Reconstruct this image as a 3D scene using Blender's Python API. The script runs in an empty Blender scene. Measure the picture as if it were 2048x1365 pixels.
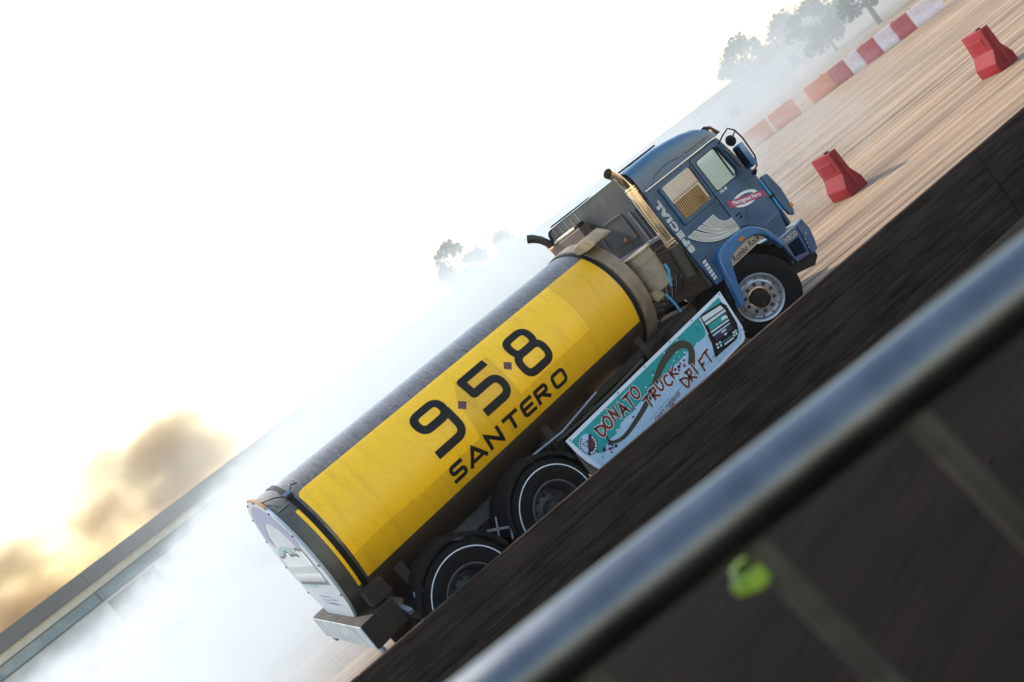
import bpy, bmesh, math, random
from mathutils import Vector, Matrix
from math import sin, cos, pi, radians, degrees, hypot, atan2, sqrt
random.seed(7)
S = bpy.context.scene
COL = S.collection

# ------------------------------------------------------------------ camera, sky, sun, exposure
GZ = -0.08                                    # level of the track surface
FPX, ROLL, PITCH, YAW = 1650.0, radians(38), radians(4.06), radians(61)
CAM = Vector((-8.399, -9.686, 3.0))
FWD = Vector((cos(YAW)*cos(PITCH), sin(YAW)*cos(PITCH), -sin(PITCH)))
RIGHT = Vector((sin(YAW), -cos(YAW), 0))
UP = RIGHT.cross(FWD)
def ray(px, py):
    dx, dy = px-1024, py-682.5
    u = dx*cos(ROLL)-dy*sin(ROLL); v = dx*sin(ROLL)+dy*cos(ROLL)
    return FWD*FPX+RIGHT*u-UP*v
def on_ground(px, py, z=GZ):
    d = ray(px, py); return CAM+d*((z-CAM.z)/d.z)
cd = bpy.data.cameras.new('camera'); cam = bpy.data.objects.new('camera', cd); COL.objects.link(cam)
cd.sensor_width = 36; cd.lens = FPX/2048*36; cd.clip_start = .05; cd.clip_end = 3000
xa = RIGHT*cos(ROLL)-UP*sin(ROLL); ya = RIGHT*sin(ROLL)+UP*cos(ROLL); za = -FWD
cam.matrix_world = Matrix(((xa.x, ya.x, za.x, CAM.x), (xa.y, ya.y, za.y, CAM.y), (xa.z, ya.z, za.z, CAM.z), (0, 0, 0, 1)))
cd.dof.use_dof = True; cd.dof.focus_distance = 9.8; cd.dof.aperture_fstop = 1.35
S.camera = cam

SUN_AZ, SUN_EL = radians(104), radians(43)
SUNDIR = Vector((cos(SUN_AZ)*cos(SUN_EL), sin(SUN_AZ)*cos(SUN_EL), sin(SUN_EL)))
w = bpy.data.worlds.new('World'); S.world = w; w.use_nodes = True
nt = w.node_tree; bg = nt.nodes['Background']
sky = nt.nodes.new('ShaderNodeTexSky'); sky.sky_type = 'NISHITA'; sky.sun_disc = False
sky.sun_elevation = SUN_EL; sky.sun_rotation = pi/2-SUN_AZ
sky.altitude = 50; sky.air_density = 1.8; sky.dust_density = 0.35; sky.ozone_density = 1.0
nt.links.new(sky.outputs[0], bg.inputs[0]); bg.inputs[1].default_value = .15
sd = bpy.data.lights.new('sun', 'SUN'); sun = bpy.data.objects.new('sun', sd); COL.objects.link(sun)
sd.energy = 2.6; sd.angle = radians(.5); sd.color = (1, .93, .82)
sun.rotation_euler = SUNDIR.to_track_quat('Z', 'Y').to_euler(); sun.location = (0, 0, 60)
S.view_settings.view_transform = 'Standard'; S.view_settings.look = 'None'
S.view_settings.exposure = 1.28; S.view_settings.gamma = 1; S.view_settings.use_curve_mapping = False
S.render.engine = 'CYCLES'
cy = S.cycles
cy.use_denoising = True; cy.max_bounces = 8; cy.volume_bounces = 3; cy.transparent_max_bounces = 12
cy.volume_step_rate = 1.0; cy.volume_max_steps = 256; cy.sample_clamp_indirect = 6

# ------------------------------------------------------------------ helpers
def mat(name, col, rough=.6, metal=0, var=.15, scale=8, bump=0, bscale=60, coat=0, stretch=None, spec=.5, col2=None, ramp=(.35, .65), rvar=.1):
    m = bpy.data.materials.new(name); m.use_nodes = True; t = m.node_tree; p = t.nodes['Principled BSDF']
    p.inputs['Roughness'].default_value = rough; p.inputs['Metallic'].default_value = metal
    p.inputs['Coat Weight'].default_value = coat; p.inputs['Coat Roughness'].default_value = .12
    p.inputs['Specular IOR Level'].default_value = spec
    tc = t.nodes.new('ShaderNodeTexCoord'); mp = t.nodes.new('ShaderNodeMapping'); t.links.new(tc.outputs['Object'], mp.inputs[0])
    if stretch: mp.inputs['Scale'].default_value = stretch
    n = t.nodes.new('ShaderNodeTexNoise'); n.inputs['Scale'].default_value = scale; n.inputs['Detail'].default_value = 6; n.inputs['Roughness'].default_value = .62
    t.links.new(mp.outputs[0], n.inputs['Vector'])
    r = t.nodes.new('ShaderNodeValToRGB'); r.color_ramp.elements[0].position, r.color_ramp.elements[1].position = ramp
    c2 = col2 if col2 else tuple(min(1, c*(1+var)) for c in col)
    c1 = col if col2 else tuple(c*(1-var) for c in col)
    r.color_ramp.elements[0].color = (*c1, 1); r.color_ramp.elements[1].color = (*c2, 1)
    t.links.new(n.outputs['Fac'], r.inputs[0]); t.links.new(r.outputs[0], p.inputs['Base Color'])
    if rvar:
        mr = t.nodes.new('ShaderNodeMapRange'); mr.inputs[1].default_value = .3; mr.inputs[2].default_value = .7
        mr.inputs[3].default_value = max(.03, rough-rvar); mr.inputs[4].default_value = min(1, rough+rvar)
        t.links.new(n.outputs['Fac'], mr.inputs[0]); t.links.new(mr.outputs[0], p.inputs['Roughness'])
    if bump:
        nb = t.nodes.new('ShaderNodeTexNoise'); nb.inputs['Scale'].default_value = bscale; nb.inputs['Detail'].default_value = 4
        t.links.new(mp.outputs[0], nb.inputs['Vector'])
        b = t.nodes.new('ShaderNodeBump'); b.inputs['Strength'].default_value = bump; b.inputs['Distance'].default_value = .02
        t.links.new(nb.outputs['Fac'], b.inputs['Height']); t.links.new(b.outputs[0], p.inputs['Normal'])
    return m
def flat(name, col, rough=.5, metal=0, **k): return mat(name, col, rough, metal, var=.07, scale=14, **k)

M = {}
M['blue'] = mat('cab_blue_paint', (.013, .060, .135), .36, 0, .16, 3, .03, 200, coat=.3)
M['blue_bright'] = mat('skylit_cab_blue', (.017, .10, .24), .35, 0, .12, 4, coat=.4)  # cab blue lightened so that edges look lit by the sky
M['blue_dirty'] = mat('dusty_blue_panel', (.050, .040, .033), .62, 0, scale=3.5, col2=(.028, .031, .037), bump=.1, bscale=25)
M['black'] = mat('black_plastic', (.008, .007, .007), .55, 0, .3, 10, spec=.15)
M['chassis'] = mat('dirty_chassis', (.022, .017, .013), .7, 0, scale=6, col2=(.036, .023, .014), bump=.2, bscale=30, spec=.12)
M['rubber'] = mat('tyre_rubber', (.006, .0055, .005), .8, 0, scale=9, col2=(.013, .011, .0095), bump=.1, bscale=80, spec=.10)
M['white_line'] = flat('white_tyre_line', (.7, .72, .75), .6)
M['alu'] = mat('polished_wheel', (.50, .50, .54), .30, .85, .05, 6, rvar=.03)
M['alu_dark'] = mat('dark_wheel', (.045, .042, .04), .5, .3, .3, 12)
M['chrome'] = mat('exhaust_chrome', (.92, .80, .64), .13, .95, .05, 5, rvar=.04)
M['chrome_dull'] = mat('dull_exhaust', (.035, .028, .022), .5, .5, .2, 9)
M['silver'] = flat('silver_decal', (.34, .33, .33), .4, .2)
M['white'] = mat('white_paint', (.72, .74, .76), .5, 0, .06, 4)
M['letterwhite'] = flat('white_print', (.62, .62, .62), .5)
M['magenta'] = flat('magenta_print', (.32, .01, .09), .5)
M['tanpanel'] = mat('tan_plate', (.33, .25, .19), .5, 0, .1, 6)
M['ink'] = flat('black_print', (.007, .0055, .006), .55, spec=.2)
M['maroon'] = flat('maroon_print', (.10, .014, .02), .5)
M['steel_brushed'] = None
M['amber'] = flat('amber_lens', (.5, .13, .01), .25)
M['redlens'] = flat('red_lens', (.35, .01, .01), .25)
M['gold'] = mat('bronze_slat', (.36, .22, .11), .35, .6, .15, 5)
M['rust'] = mat('rusty_flange', (.16, .11, .075), .6, .25, scale=7, col2=(.27, .20, .14), bump=.25, bscale=18)
M['flange_grey'] = mat('greasy_grey_steel', (.075, .065, .052), .5, .35, scale=5, col2=(.12, .105, .085), bump=.15, bscale=20)
M['beige'] = mat('dusty_beige_canister', (.20, .16, .11), .65, 0, scale=9, col2=(.29, .23, .16), bump=.15, bscale=40)
M['beige_dark'] = mat('dusty_brown_box', (.17, .11, .055), .65, 0, scale=7, col2=(.26, .19, .10), bump=.2, bscale=40)
M['cyan'] = flat('cyan_hose_and_lit_edge', (.03, .22, .42), .4)  # hoses, and the painted highlight along the deflector edge
M['checker'] = mat('checker_plate', (.36, .38, .42), .35, .6, .35, 90, .5, 140)
M['zinc'] = mat('zinc_bracket', (.22, .22, .26), .45, .6, .2, 20)
M['visor'] = flat('smoked_visor', (.10, .045, .04), .2)
M['seat'] = mat('seat_fabric', (.02, .02, .024), .9, 0, .3, 20)

def glass(name, tint, alpha_rough=.03, mixf=.8):
    m = bpy.data.materials.new(name); m.use_nodes = True; t = m.node_tree; t.nodes.clear()
    o = t.nodes.new('ShaderNodeOutputMaterial'); mx = t.nodes.new('ShaderNodeMixShader'); tr = t.nodes.new('ShaderNodeBsdfTransparent'); gl = t.nodes.new('ShaderNodeBsdfGlossy')
    n = t.nodes.new('ShaderNodeTexNoise'); n.inputs['Scale'].default_value = 6
    mr = t.nodes.new('ShaderNodeMapRange'); mr.inputs[3].default_value = (1-mixf)*.8; mr.inputs[4].default_value = (1-mixf)*1.2
    t.links.new(n.outputs['Fac'], mr.inputs[0])
    tr.inputs[0].default_value = (*tint, 1); gl.inputs['Roughness'].default_value = alpha_rough
    t.links.new(mr.outputs[0], mx.inputs[0]); t.links.new(tr.outputs[0], mx.inputs[1]); t.links.new(gl.outputs[0], mx.inputs[2]); t.links.new(mx.outputs[0], o.inputs[0])
    return m
M['glass'] = glass('window_glass', (.86, .92, .88), .02, .88)

def props(o, label=None, cat=None, group=None, kind=None):
    if label: o['label'] = label
    if cat: o['category'] = cat
    if group: o['group'] = group
    if kind: o['kind'] = kind
    return o
ROOTLOC = {}
def empty(name, loc=(0, 0, 0), rz=0, parent=None):
    o = bpy.data.objects.new(name, None); COL.objects.link(o); o.location = loc; o.rotation_euler = (0, 0, rz); o.empty_display_size = .2
    if parent:
        o.parent = parent
        if parent.name in ROOTLOC: o.matrix_parent_inverse = Matrix.Translation(-ROOTLOC[parent.name])
    return o
def root(name, loc, label, cat, group=None):
    o = empty(name, loc); ROOTLOC[o.name] = Vector(loc); return props(o, label, cat, group)
def put(name, me, m, parent=None, local=False):
    """link mesh; vertices are in world coordinates unless local"""
    if m is not None:
        me.materials.clear()
        for q in (m if isinstance(m, (list, tuple)) else [m]): me.materials.append(q)
    o = bpy.data.objects.new(name, me); COL.objects.link(o)
    if parent:
        o.parent = parent
        if parent.name in ROOTLOC and not local: o.matrix_parent_inverse = Matrix.Translation(-ROOTLOC[parent.name])
    return o
def smooth(me, ang=35):
    me.polygons.foreach_set('use_smooth', [True]*len(me.polygons)); me.set_sharp_from_angle(angle=radians(ang))
class B:
    def __init__(s): s.bm = bmesh.new()
    def box(s, x0, x1, y0, y1, z0, z1, bev=0, rot=None, seg=1):
        c = Vector(((x0+x1)/2, (y0+y1)/2, (z0+z1)/2))
        mt = Matrix.Translation(c) @ (rot.to_4x4() if rot else Matrix()) @ Matrix.Diagonal((abs(x1-x0), abs(y1-y0), abs(z1-z0), 1))
        r = bmesh.ops.create_cube(s.bm, size=1, matrix=mt)
        if bev:
            es = {e for v in r['verts'] for e in v.link_edges}
            bmesh.ops.bevel(s.bm, geom=list(es), offset=bev, segments=seg, affect='EDGES', profile=.5)
        return s
    def cyl(s, p0, p1, r0, r1=None, seg=20, caps=True):
        p0, p1 = Vector(p0), Vector(p1); r1 = r0 if r1 is None else r1; d = p1-p0
        mt = Matrix.Translation((p0+p1)/2) @ d.to_track_quat('Z', 'Y').to_matrix().to_4x4()
        bmesh.ops.create_cone(s.bm, cap_ends=caps, segments=seg, radius1=r0, radius2=r1, depth=d.length, matrix=mt); return s
    def tube(s, pts, r, seg=10, closed=False, caps=True):
        pts = [Vector(p) for p in pts]; n = len(pts); rings = []
        rs = r if isinstance(r, (list, tuple)) else [r]*n
        prev = None
        for i, p in enumerate(pts):
            a = pts[(i-1) % n] if (i > 0 or closed) else p; b = pts[(i+1) % n] if (i < n-1 or closed) else p
            t = (b-a).normalized()
            nrm = t.orthogonal().normalized() if prev is None else (prev-t*prev.dot(t)).normalized()
            prev = nrm; bn = t.cross(nrm)
            rings.append([s.bm.verts.new(p+(nrm*cos(2*pi*k/seg)+bn*sin(2*pi*k/seg))*rs[i]) for k in range(seg)])
        for i in range(n if closed else n-1):
            A, Bq = rings[i], rings[(i+1) % n]
            for k in range(seg): s.bm.faces.new((A[k], A[(k+1) % seg], Bq[(k+1) % seg], Bq[k]))
        if caps and not closed:
            s.bm.faces.new(rings[0][::-1]); s.bm.faces.new(rings[-1])
        return s
    def lathe(s, prof, axis='x', c=(0, 0, 0), seg=48, a0=0, a1=2*pi, mi=None):
        """prof: (axial, radius) pairs; axis x or y"""
        full = abs(a1-a0-2*pi) < 1e-6; N = seg if full else seg+1; rings = []
        for (a, r) in prof:
            ring = []
            for k in range(N):
                t = a0+(a1-a0)*k/seg
                if axis == 'x': v = (c[0]+a, c[1]-r*cos(t), c[2]+r*sin(t))
                else: v = (c[0]+r*cos(t), c[1]+a, c[2]+r*sin(t))
                ring.append(s.bm.verts.new(v))
            rings.append(ring)
        for i in range(len(rings)-1):
            A, Bq = rings[i], rings[i+1]
            for k in range(N if full else N-1):
                f = s.bm.faces.new((A[k], A[(k+1) % N], Bq[(k+1) % N], Bq[k]))
                if mi: f.material_index = mi[i]
        return s
    def poly(s, vs):
        s.bm.faces.new([s.bm.verts.new(v) for v in vs]); return s
    def mesh(s, name, ang=35, recalc=True):
        if recalc: bmesh.ops.recalc_face_normals(s.bm, faces=s.bm.faces[:])
        me = bpy.data.meshes.new(name); s.bm.to_mesh(me); s.bm.free()
        if ang: smooth(me, ang)
        return me
    def put(s, name, m, parent=None, ang=35, local=False): return put(name, s.mesh(name, ang), m, parent, local)

def fillet(pts, r, closed=True, n=5):
    out = []; N = len(pts)
    for i, p in enumerate(pts):
        p = Vector(p[:2]); rr = r[i] if isinstance(r, (list, tuple)) else r
        if (not closed and i in (0, N-1)) or rr == 0: out.append(p); continue
        a = Vector(pts[(i-1) % N][:2]); b = Vector(pts[(i+1) % N][:2])
        da, db = a-p, b-p; la, lb = da.length, db.length
        if la < 1e-6 or lb < 1e-6: out.append(p); continue
        da /= la; db /= lb; ang = math.acos(max(-1, min(1, da.dot(db))))
        if ang > pi-.02: out.append(p); continue
        d = min(rr/math.tan(ang/2), la*.49, lb*.49)
        q0, q1 = p+da*d, p+db*d
        for k in range(n+1):
            t = k/n; out.append(q0*(1-t)**2+p*2*t*(1-t)+q1*t*t)
    return out
def plate_mesh(name, outlines, thick, bev=0):
    cu = bpy.data.curves.new(name, 'CURVE'); cu.dimensions = '2D'; cu.fill_mode = 'BOTH'; cu.extrude = max(.0001, thick/2-bev)
    cu.bevel_depth = bev; cu.bevel_resolution = 1; cu.offset = -bev
    for o in outlines:
        sp = cu.splines.new('POLY'); sp.points.add(len(o)-1)
        for q, p in zip(sp.points, o): q.co = (p[0], p[1], 0, 1)
        sp.use_cyclic_u = True
    ob = bpy.data.objects.new(name, cu); me = bpy.data.meshes.new_from_object(ob)
    bpy.data.objects.remove(ob); bpy.data.curves.remove(cu); return me
def text_mesh(name, s, size, thick=.002, bold=0, align='CENTER', shear=0, space=1, sx=1):
    cu = bpy.data.curves.new(name, 'FONT'); cu.body = s; cu.size = size; cu.extrude = thick/2; cu.offset = bold; cu.align_x = align; cu.align_y = 'CENTER'
    cu.shear = shear; cu.space_character = space; cu.resolution_u = 4
    ob = bpy.data.objects.new(name, cu); me = bpy.data.meshes.new_from_object(ob)
    bpy.data.objects.remove(ob); bpy.data.curves.remove(cu)
    if sx != 1: me.transform(Matrix.Diagonal((sx, 1, 1, 1)))
    return me
RX = Matrix(((1, 0, 0, 0), (0, 0, -1, 0), (0, 1, 0, 0), (0, 0, 0, 1)))     # drawing plane -> truck side facing -y
def side(me, y, x=0, z=0, rot=0, left=False):
    """put a flat drawing (x, z) on the plane y of the truck's right side (left: mirrored to the other side)"""
    me.transform(Matrix.Translation((x, y, z)) @ RX @ Matrix.Rotation(rot, 4, 'Z'))
    if left:
        me.transform(Matrix.Diagonal((1, -1, 1, 1))); me.flip_normals()
    return me
def panel(name, outlines, y, thick, m, parent, bev=0, left=False):
    """plate whose outer face is at y (towards -y)"""
    me = plate_mesh(name, outlines, thick, bev); side(me, y+thick/2, left=left); smooth(me, 30); return put(name, me, m, parent)
def stroke(path, wd, closed=False, nx=4, fn=None):
    """ribbon along a 2-D path -> mesh data; fn maps (a, b) to 3-D"""
    path = [Vector(p[:2]) for p in path]; n = len(path); vs = []; fs = []
    for i, p in enumerate(path):
        a = path[(i-1) % n] if (i > 0 or closed) else p; b = path[(i+1) % n] if (i < n-1 or closed) else p
        d0 = (p-a).normalized() if (p-a).length > 1e-9 else (b-p).normalized(); d1 = (b-p).normalized() if (b-p).length > 1e-9 else d0
        t = (d0+d1); t = t.normalized() if t.length > 1e-6 else d0
        nr = Vector((-t.y, t.x)); k = 1/max(.5, nr.dot(Vector((-d1.y, d1.x))))
        for j in range(nx+1): vs.append(p+nr*k*wd*(j/nx-.5))
    for i in range(n if closed else n-1):
        for j in range(nx):
            a = i*(nx+1)+j; b = ((i+1) % n)*(nx+1)+j
            fs.append((a, b, b+1, a+1))
    return vs, fs
def dens(path, step=.03, closed=False):
    out = []; n = len(path)
    for i in range(n if closed else n-1):
        a = Vector(path[i][:2]); b = Vector(path[(i+1) % n][:2]); k = max(1, int((b-a).length/step))
        out += [a+(b-a)*j/k for j in range(k)]
    if not closed: out.append(Vector(path[-1][:2]))
    return out
def strokes_mesh(name, items, wd, fn, nx=4):
    V = []; F = []
    for it in items:
        path, closed = it[0], it[1]; ww = it[2] if len(it) > 2 else wd
        vs, fs = stroke(dens(path, .03, closed), ww, closed, nx)
        o = len(V); V += [fn(v.x, v.y) for v in vs]; F += [tuple(o+i for i in f) for f in fs]
    me = bpy.data.meshes.new(name); me.from_pydata(V, [], F); me.update(); return me

# ------------------------------------------------------------------ the setting
WA = Vector((-7.5, -1.62, 0)); WD = Vector((.943, -.332, 0)).normalized(); WN = Vector((-WD.y, WD.x, 0))*-1   # line of the near barrier, normal towards the camera
if WN.dot(CAM-WA) < 0: WN = -WN
def ground_material():
    m = bpy.data.materials.new('dusty_track_surface'); m.use_nodes = True; t = m.node_tree; p = t.nodes['Principled BSDF']
    p.inputs['Roughness'].default_value = .8; p.inputs['Specular IOR Level'].default_value = .3
    tc = t.nodes.new('ShaderNodeTexCoord'); mp = t.nodes.new('ShaderNodeMapping'); mp.inputs['Rotation'].default_value = (0, 0, radians(22)); t.links.new(tc.outputs['Object'], mp.inputs[0])
    def noise(sc, st, det=5):
        mm = t.nodes.new('ShaderNodeMapping'); mm.inputs['Scale'].default_value = st; t.links.new(mp.outputs[0], mm.inputs[0])
        n = t.nodes.new('ShaderNodeTexNoise'); n.inputs['Scale'].default_value = sc; n.inputs['Detail'].default_value = det; n.inputs['Roughness'].default_value = .65
        t.links.new(mm.outputs[0], n.inputs['Vector']); return n
    a = noise(2.2, (.03, 1.5, 1)); b = noise(6, (.012, 1.3, 1)); c = noise(.25, (1, 1, 1), 3); d = noise(60, (1, 1, 1), 3)
    r = t.nodes.new('ShaderNodeValToRGB'); e = r.color_ramp.elements
    e[0].position = .40; e[0].color = (.060, .036, .021, 1); e[1].position = .585; e[1].color = (.37, .232, .132, 1)
    x = r.color_ramp.elements.new(.50); x.color = (.225, .137, .076, 1)
    x = r.color_ramp.elements.new(.63); x.color = (.50, .39, .28, 1)
    def mix(a_, b_, f):
        q = t.nodes.new('ShaderNodeMix'); q.data_type = 'FLOAT'; q.inputs[0].default_value = f
        t.links.new(a_, q.inputs[2]); t.links.new(b_, q.inputs[3]); return q.outputs[0]
    v = mix(mix(mix(a.outputs['Fac'], b.outputs['Fac'], .5), c.outputs['Fac'], .12), d.outputs['Fac'], .10)
    t.links.new(v, r.inputs[0]); t.links.new(r.outputs[0], p.inputs['Base Color'])
    bp = t.nodes.new('ShaderNodeBump'); bp.inputs['Strength'].default_value = .35; bp.inputs['Distance'].default_value = .02
    t.links.new(d.outputs['Fac'], bp.inputs['Height']); t.links.new(bp.outputs[0], p.inputs['Normal'])
    return m
g = B(); n = 40
for i in range(1): g.poly([(-900, -900, GZ), (900, -900, GZ), (900, 900, GZ), (-900, 900, GZ)])
props(g.put('ground', ground_material(), ang=None), 'wide dusty tan paved lot with streaked tyre marks', kind='structure')

# spectator bank the camera stands on
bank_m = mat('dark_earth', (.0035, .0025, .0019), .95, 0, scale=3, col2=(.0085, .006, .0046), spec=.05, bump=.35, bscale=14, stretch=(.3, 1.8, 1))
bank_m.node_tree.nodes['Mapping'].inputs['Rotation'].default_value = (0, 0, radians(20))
def bank_z(d):      # d = distance from the barrier line towards the camera
    if d > 4.5: return 1.60
    if d < 1.0: return GZ+.01
    t = (d-1.0)/3.5; t = t*t*(3-2*t); return GZ+.01+(1.60-GZ-.01)*t
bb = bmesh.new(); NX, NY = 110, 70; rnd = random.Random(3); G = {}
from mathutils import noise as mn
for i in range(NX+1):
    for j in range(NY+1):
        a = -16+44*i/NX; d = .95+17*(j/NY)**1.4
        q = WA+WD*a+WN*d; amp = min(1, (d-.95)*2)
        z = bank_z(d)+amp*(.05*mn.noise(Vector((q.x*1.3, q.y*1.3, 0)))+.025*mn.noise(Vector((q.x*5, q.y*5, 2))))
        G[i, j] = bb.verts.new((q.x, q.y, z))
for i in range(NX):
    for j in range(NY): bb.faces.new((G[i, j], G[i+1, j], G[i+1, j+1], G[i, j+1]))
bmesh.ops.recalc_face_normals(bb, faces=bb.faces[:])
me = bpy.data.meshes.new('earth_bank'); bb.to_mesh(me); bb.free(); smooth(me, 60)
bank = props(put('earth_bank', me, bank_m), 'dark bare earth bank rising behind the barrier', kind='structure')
def bank_height(x, y):
    d = (Vector((x, y, 0))-WA).dot(WN); amp = min(1, max(0, (d-.95)*2))
    return bank_z(d)+amp*(.05*mn.noise(Vector((x*1.3, y*1.3, 0)))+.025*mn.noise(Vector((x*5, y*5, 2))))

# near barrier: dark boards on posts
board_m = mat('dark_barrier_board', (.026, .0165, .012), .9, 0, scale=2.4, col2=(.072, .047, .035), spec=.04, bump=.3, bscale=25, stretch=(.6, 1, 7), rvar=.05)
BT = .9
def barrier(a0, a1, idx, label):
    c = WA+WD*((a0+a1)/2); L = (a1-a0)
    r = root('barrier_panel', (c.x, c.y, GZ), label, 'barrier', 'dark boards of the trackside barrier'); r.rotation_euler = (0, 0, atan2(WD.y, WD.x))
    hs = [GZ+.02, .155, .402, .65, BT]
    for k in range(4):
        b = B(); b.box(-L/2+.004, L/2-.004, -.03, .03, hs[k]+.003-GZ, hs[k+1]-GZ-(0 if k == 3 else .003), .006); put('board', b.mesh('board'), board_m, r, True)
    for sx in [-L/2+.18+(L-.36)*q/5 for q in range(6)]:
        b = B(); b.box(sx-.045, sx+.045, .031, .11, 0, BT-GZ-.06, .004); put('post', b.mesh('post'), M['chassis'], r, True)
    return r
wlab = 'dark brown board barrier panel standing along the track edge'
for i in range(3): barrier(-8.3+8.4*i, -8.3+8.4*(i+1), i, wlab)

# crowd barrier in front of the camera
zinc_rail = mat('galvanised_rail', (.12, .12, .128), .36, 1, .15, 9, .01, 120, rvar=.03)
zinc_rail.node_tree.nodes['Principled BSDF'].inputs['IOR'].default_value = 1.5
dark_bar = mat('weathered_rail_bar', (.06, .05, .04), .5, .2, .25, 14)
RK = 1.6                                         # the rail runs 1.2 m from the camera
RO = CAM+FWD*.75*RK-UP*.2445*RK
cb = root('crowd_barrier', (RO.x, RO.y, bank_height(RO.x, RO.y)), 'galvanised steel crowd barrier with thick round top rail on the bank', 'barrier')
railz = RO.z
def rp(u, dz): p = RO+RIGHT*(u+.115*dz*-1); return Vector((p.x, p.y, railz+dz))
B().cyl(RO+RIGHT*-1.4, RO+RIGHT*2.2, .034*RK, seg=48).put('top_rail', zinc_rail, cb)
B().cyl(rp(-1.3, -.88), rp(2.1, -.88), .022, seg=16).put('bottom_rail', dark_bar, cb)
for k in range(12):
    u = -1.18+.304*k
    B().cyl(rp(u+.05, -.02), rp(u+.05, -.88), .0205, seg=14).put('bar', dark_bar, cb)
for u in (-1.1, 1.9):
    p = rp(u, -.88); zb = railz-.88
    b = B(); q0 = p+Vector((FWD.x, FWD.y, 0)).normalized()*.28; q1 = p-Vector((FWD.x, FWD.y, 0)).normalized()*.28
    q0.z = bank_height(q0.x, q0.y)+.02; q1.z = bank_height(q1.x, q1.y)+.02
    b.tube([q0, q0+(p-q0)*.5+Vector((0, 0, .02)), p, q1+(p-q1)*.5+Vector((0, 0, .02)), q1], .016, 10).put('foot', dark_bar, cb)
# green clip on a bar
gp = rp(.055, -.092)
b = B(); b.lathe([(-.014, .0205), (-.014, .0255), (.014, .0255), (.014, .0205)], 'y', (0, 0, 0), 24)
me = b.mesh('green_tie'); me.transform(Matrix.Rotation(pi/2, 4, 'X'))
b = B(); b.box(-.037, -.024, -.010, .010, -.010, .010, .003)
gt = root('tape_wrap', gp, 'bright green plastic tie wrapped round a bar under the top rail', 'tie')
gm = flat('green_plastic', (.22, .33, .03), .45)
put('band', me, gm, gt, True); o = put('tab', b.mesh('tab'), gm, gt, True)

# pebbles and dry stalks on the bank (nobody could count them)
pb = bmesh.new(); rr = random.Random(11)
for k in range(500):
    aa = rr.uniform(-3, 14); dd = rr.uniform(1.3, 8); qq = WA+WD*aa+WN*dd; rad = rr.uniform(.005, .016)
    mt = Matrix.Translation((qq.x, qq.y, bank_height(qq.x, qq.y)+rad*.2)) @ Matrix.Rotation(rr.uniform(0, 6), 4, 'Z') @ Matrix.Diagonal((1, rr.uniform(.6, 1), .6, 1))
    bmesh.ops.create_icosphere(pb, subdivisions=1, radius=rad, matrix=mt)
me = bpy.data.meshes.new('pebbles'); pb.to_mesh(me); pb.free()
props(put('pebbles', me, mat('dark_pebble', (.008, .006, .0045), .9, 0, scale=5, col2=(.03, .02, .014), spec=.05)), 'small dark pebbles scattered over the earth bank', 'pebbles', kind='stuff')

# ------------------------------------------------------------------ the long building behind the lot
LB0 = Vector((-15.7, 59.9, 0)); LD = Vector((177.7, 34.9, 0)).normalized(); LN = Vector((LD.y, -LD.x, 0))
ang = atan2(LD.y, LD.x)
bld = root('long_building', (LB0.x, LB0.y, GZ), 'long low building with dark grey fascia and a glazed strip behind the lot', 'building'); bld.rotation_euler = (0, 0, ang)
fascia_m = mat('grey_metal_fascia', (.085, .082, .085), .5, .2, .12, 1.5, stretch=(.15, 1, 1))
cream_m = mat('cream_render', (.50, .44, .35), .8, 0, .1, 1.2)
wall_m = mat('pale_render', (.52, .50, .47), .85, 0, .12, .8)
darkline = flat('dark_gutter', (.05, .06, .065), .5)
glz = mat('building_glazing', (.16, .22, .24), .12, 0, .2, .6, spec=.8)
x0, x1 = -34, 205
def lb(name, bx, m, par=bld, bev=0):
    b = B(); b.box(*bx, bev); return put(name, b.mesh(name), m, par, True)
H0 = -GZ
lb('wall', (x0, x1, .0, 12, 0, 2.15+H0), wall_m)
lb('upper_wall', (x0, x1, .001, 11.99, 3.02+H0, 3.70+H0), cream_m)
lb('window_recess', (x0+.02, x1-.02, .12, 11.9, 2.1+H0, 3.05+H0), darkline)
lb('gutter', (x0-.1, x1+.1, -.12, -.002, 2.98+H0, 3.06+H0), darkline)
lb('sill', (x0-.05, x1+.05, -.10, .06, 2.10+H0, 2.18+H0), darkline)
k = 0; xx = x0+.3
fw = 7.9
me_w = B().box(-fw/2+.06, fw/2-.06, .05, .10, 2.19+H0, 2.97+H0).mesh('window')
me_m = B().box(-.06, .06, -.03, .11, 2.19+H0, 2.97+H0).mesh('mullion')
me_f = B().box(-fw/2+.01, fw/2-.01, -.35, 1.2, 3.68+H0, 4.80+H0, .02).mesh('fascia_panel')
while xx+fw < x1:
    o = put('window', me_w, glz, bld, True); o.location.x = xx+fw/2
    o = put('mullion', me_m, darkline, bld, True); o.location.x = xx
    o = put('fascia_panel', me_f, fascia_m, bld, True); o.location.x = xx+fw/2
    xx += fw
for kx in range(8):
    lb('roller_door', (x0+12+kx*28, x0+16+kx*28, -.03, -.005, .02, 1.95), fascia_m)
lb('roof', (x0, x1, 1.22, 12.2, 3.705+H0, 4.7+H0), fascia_m)

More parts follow.
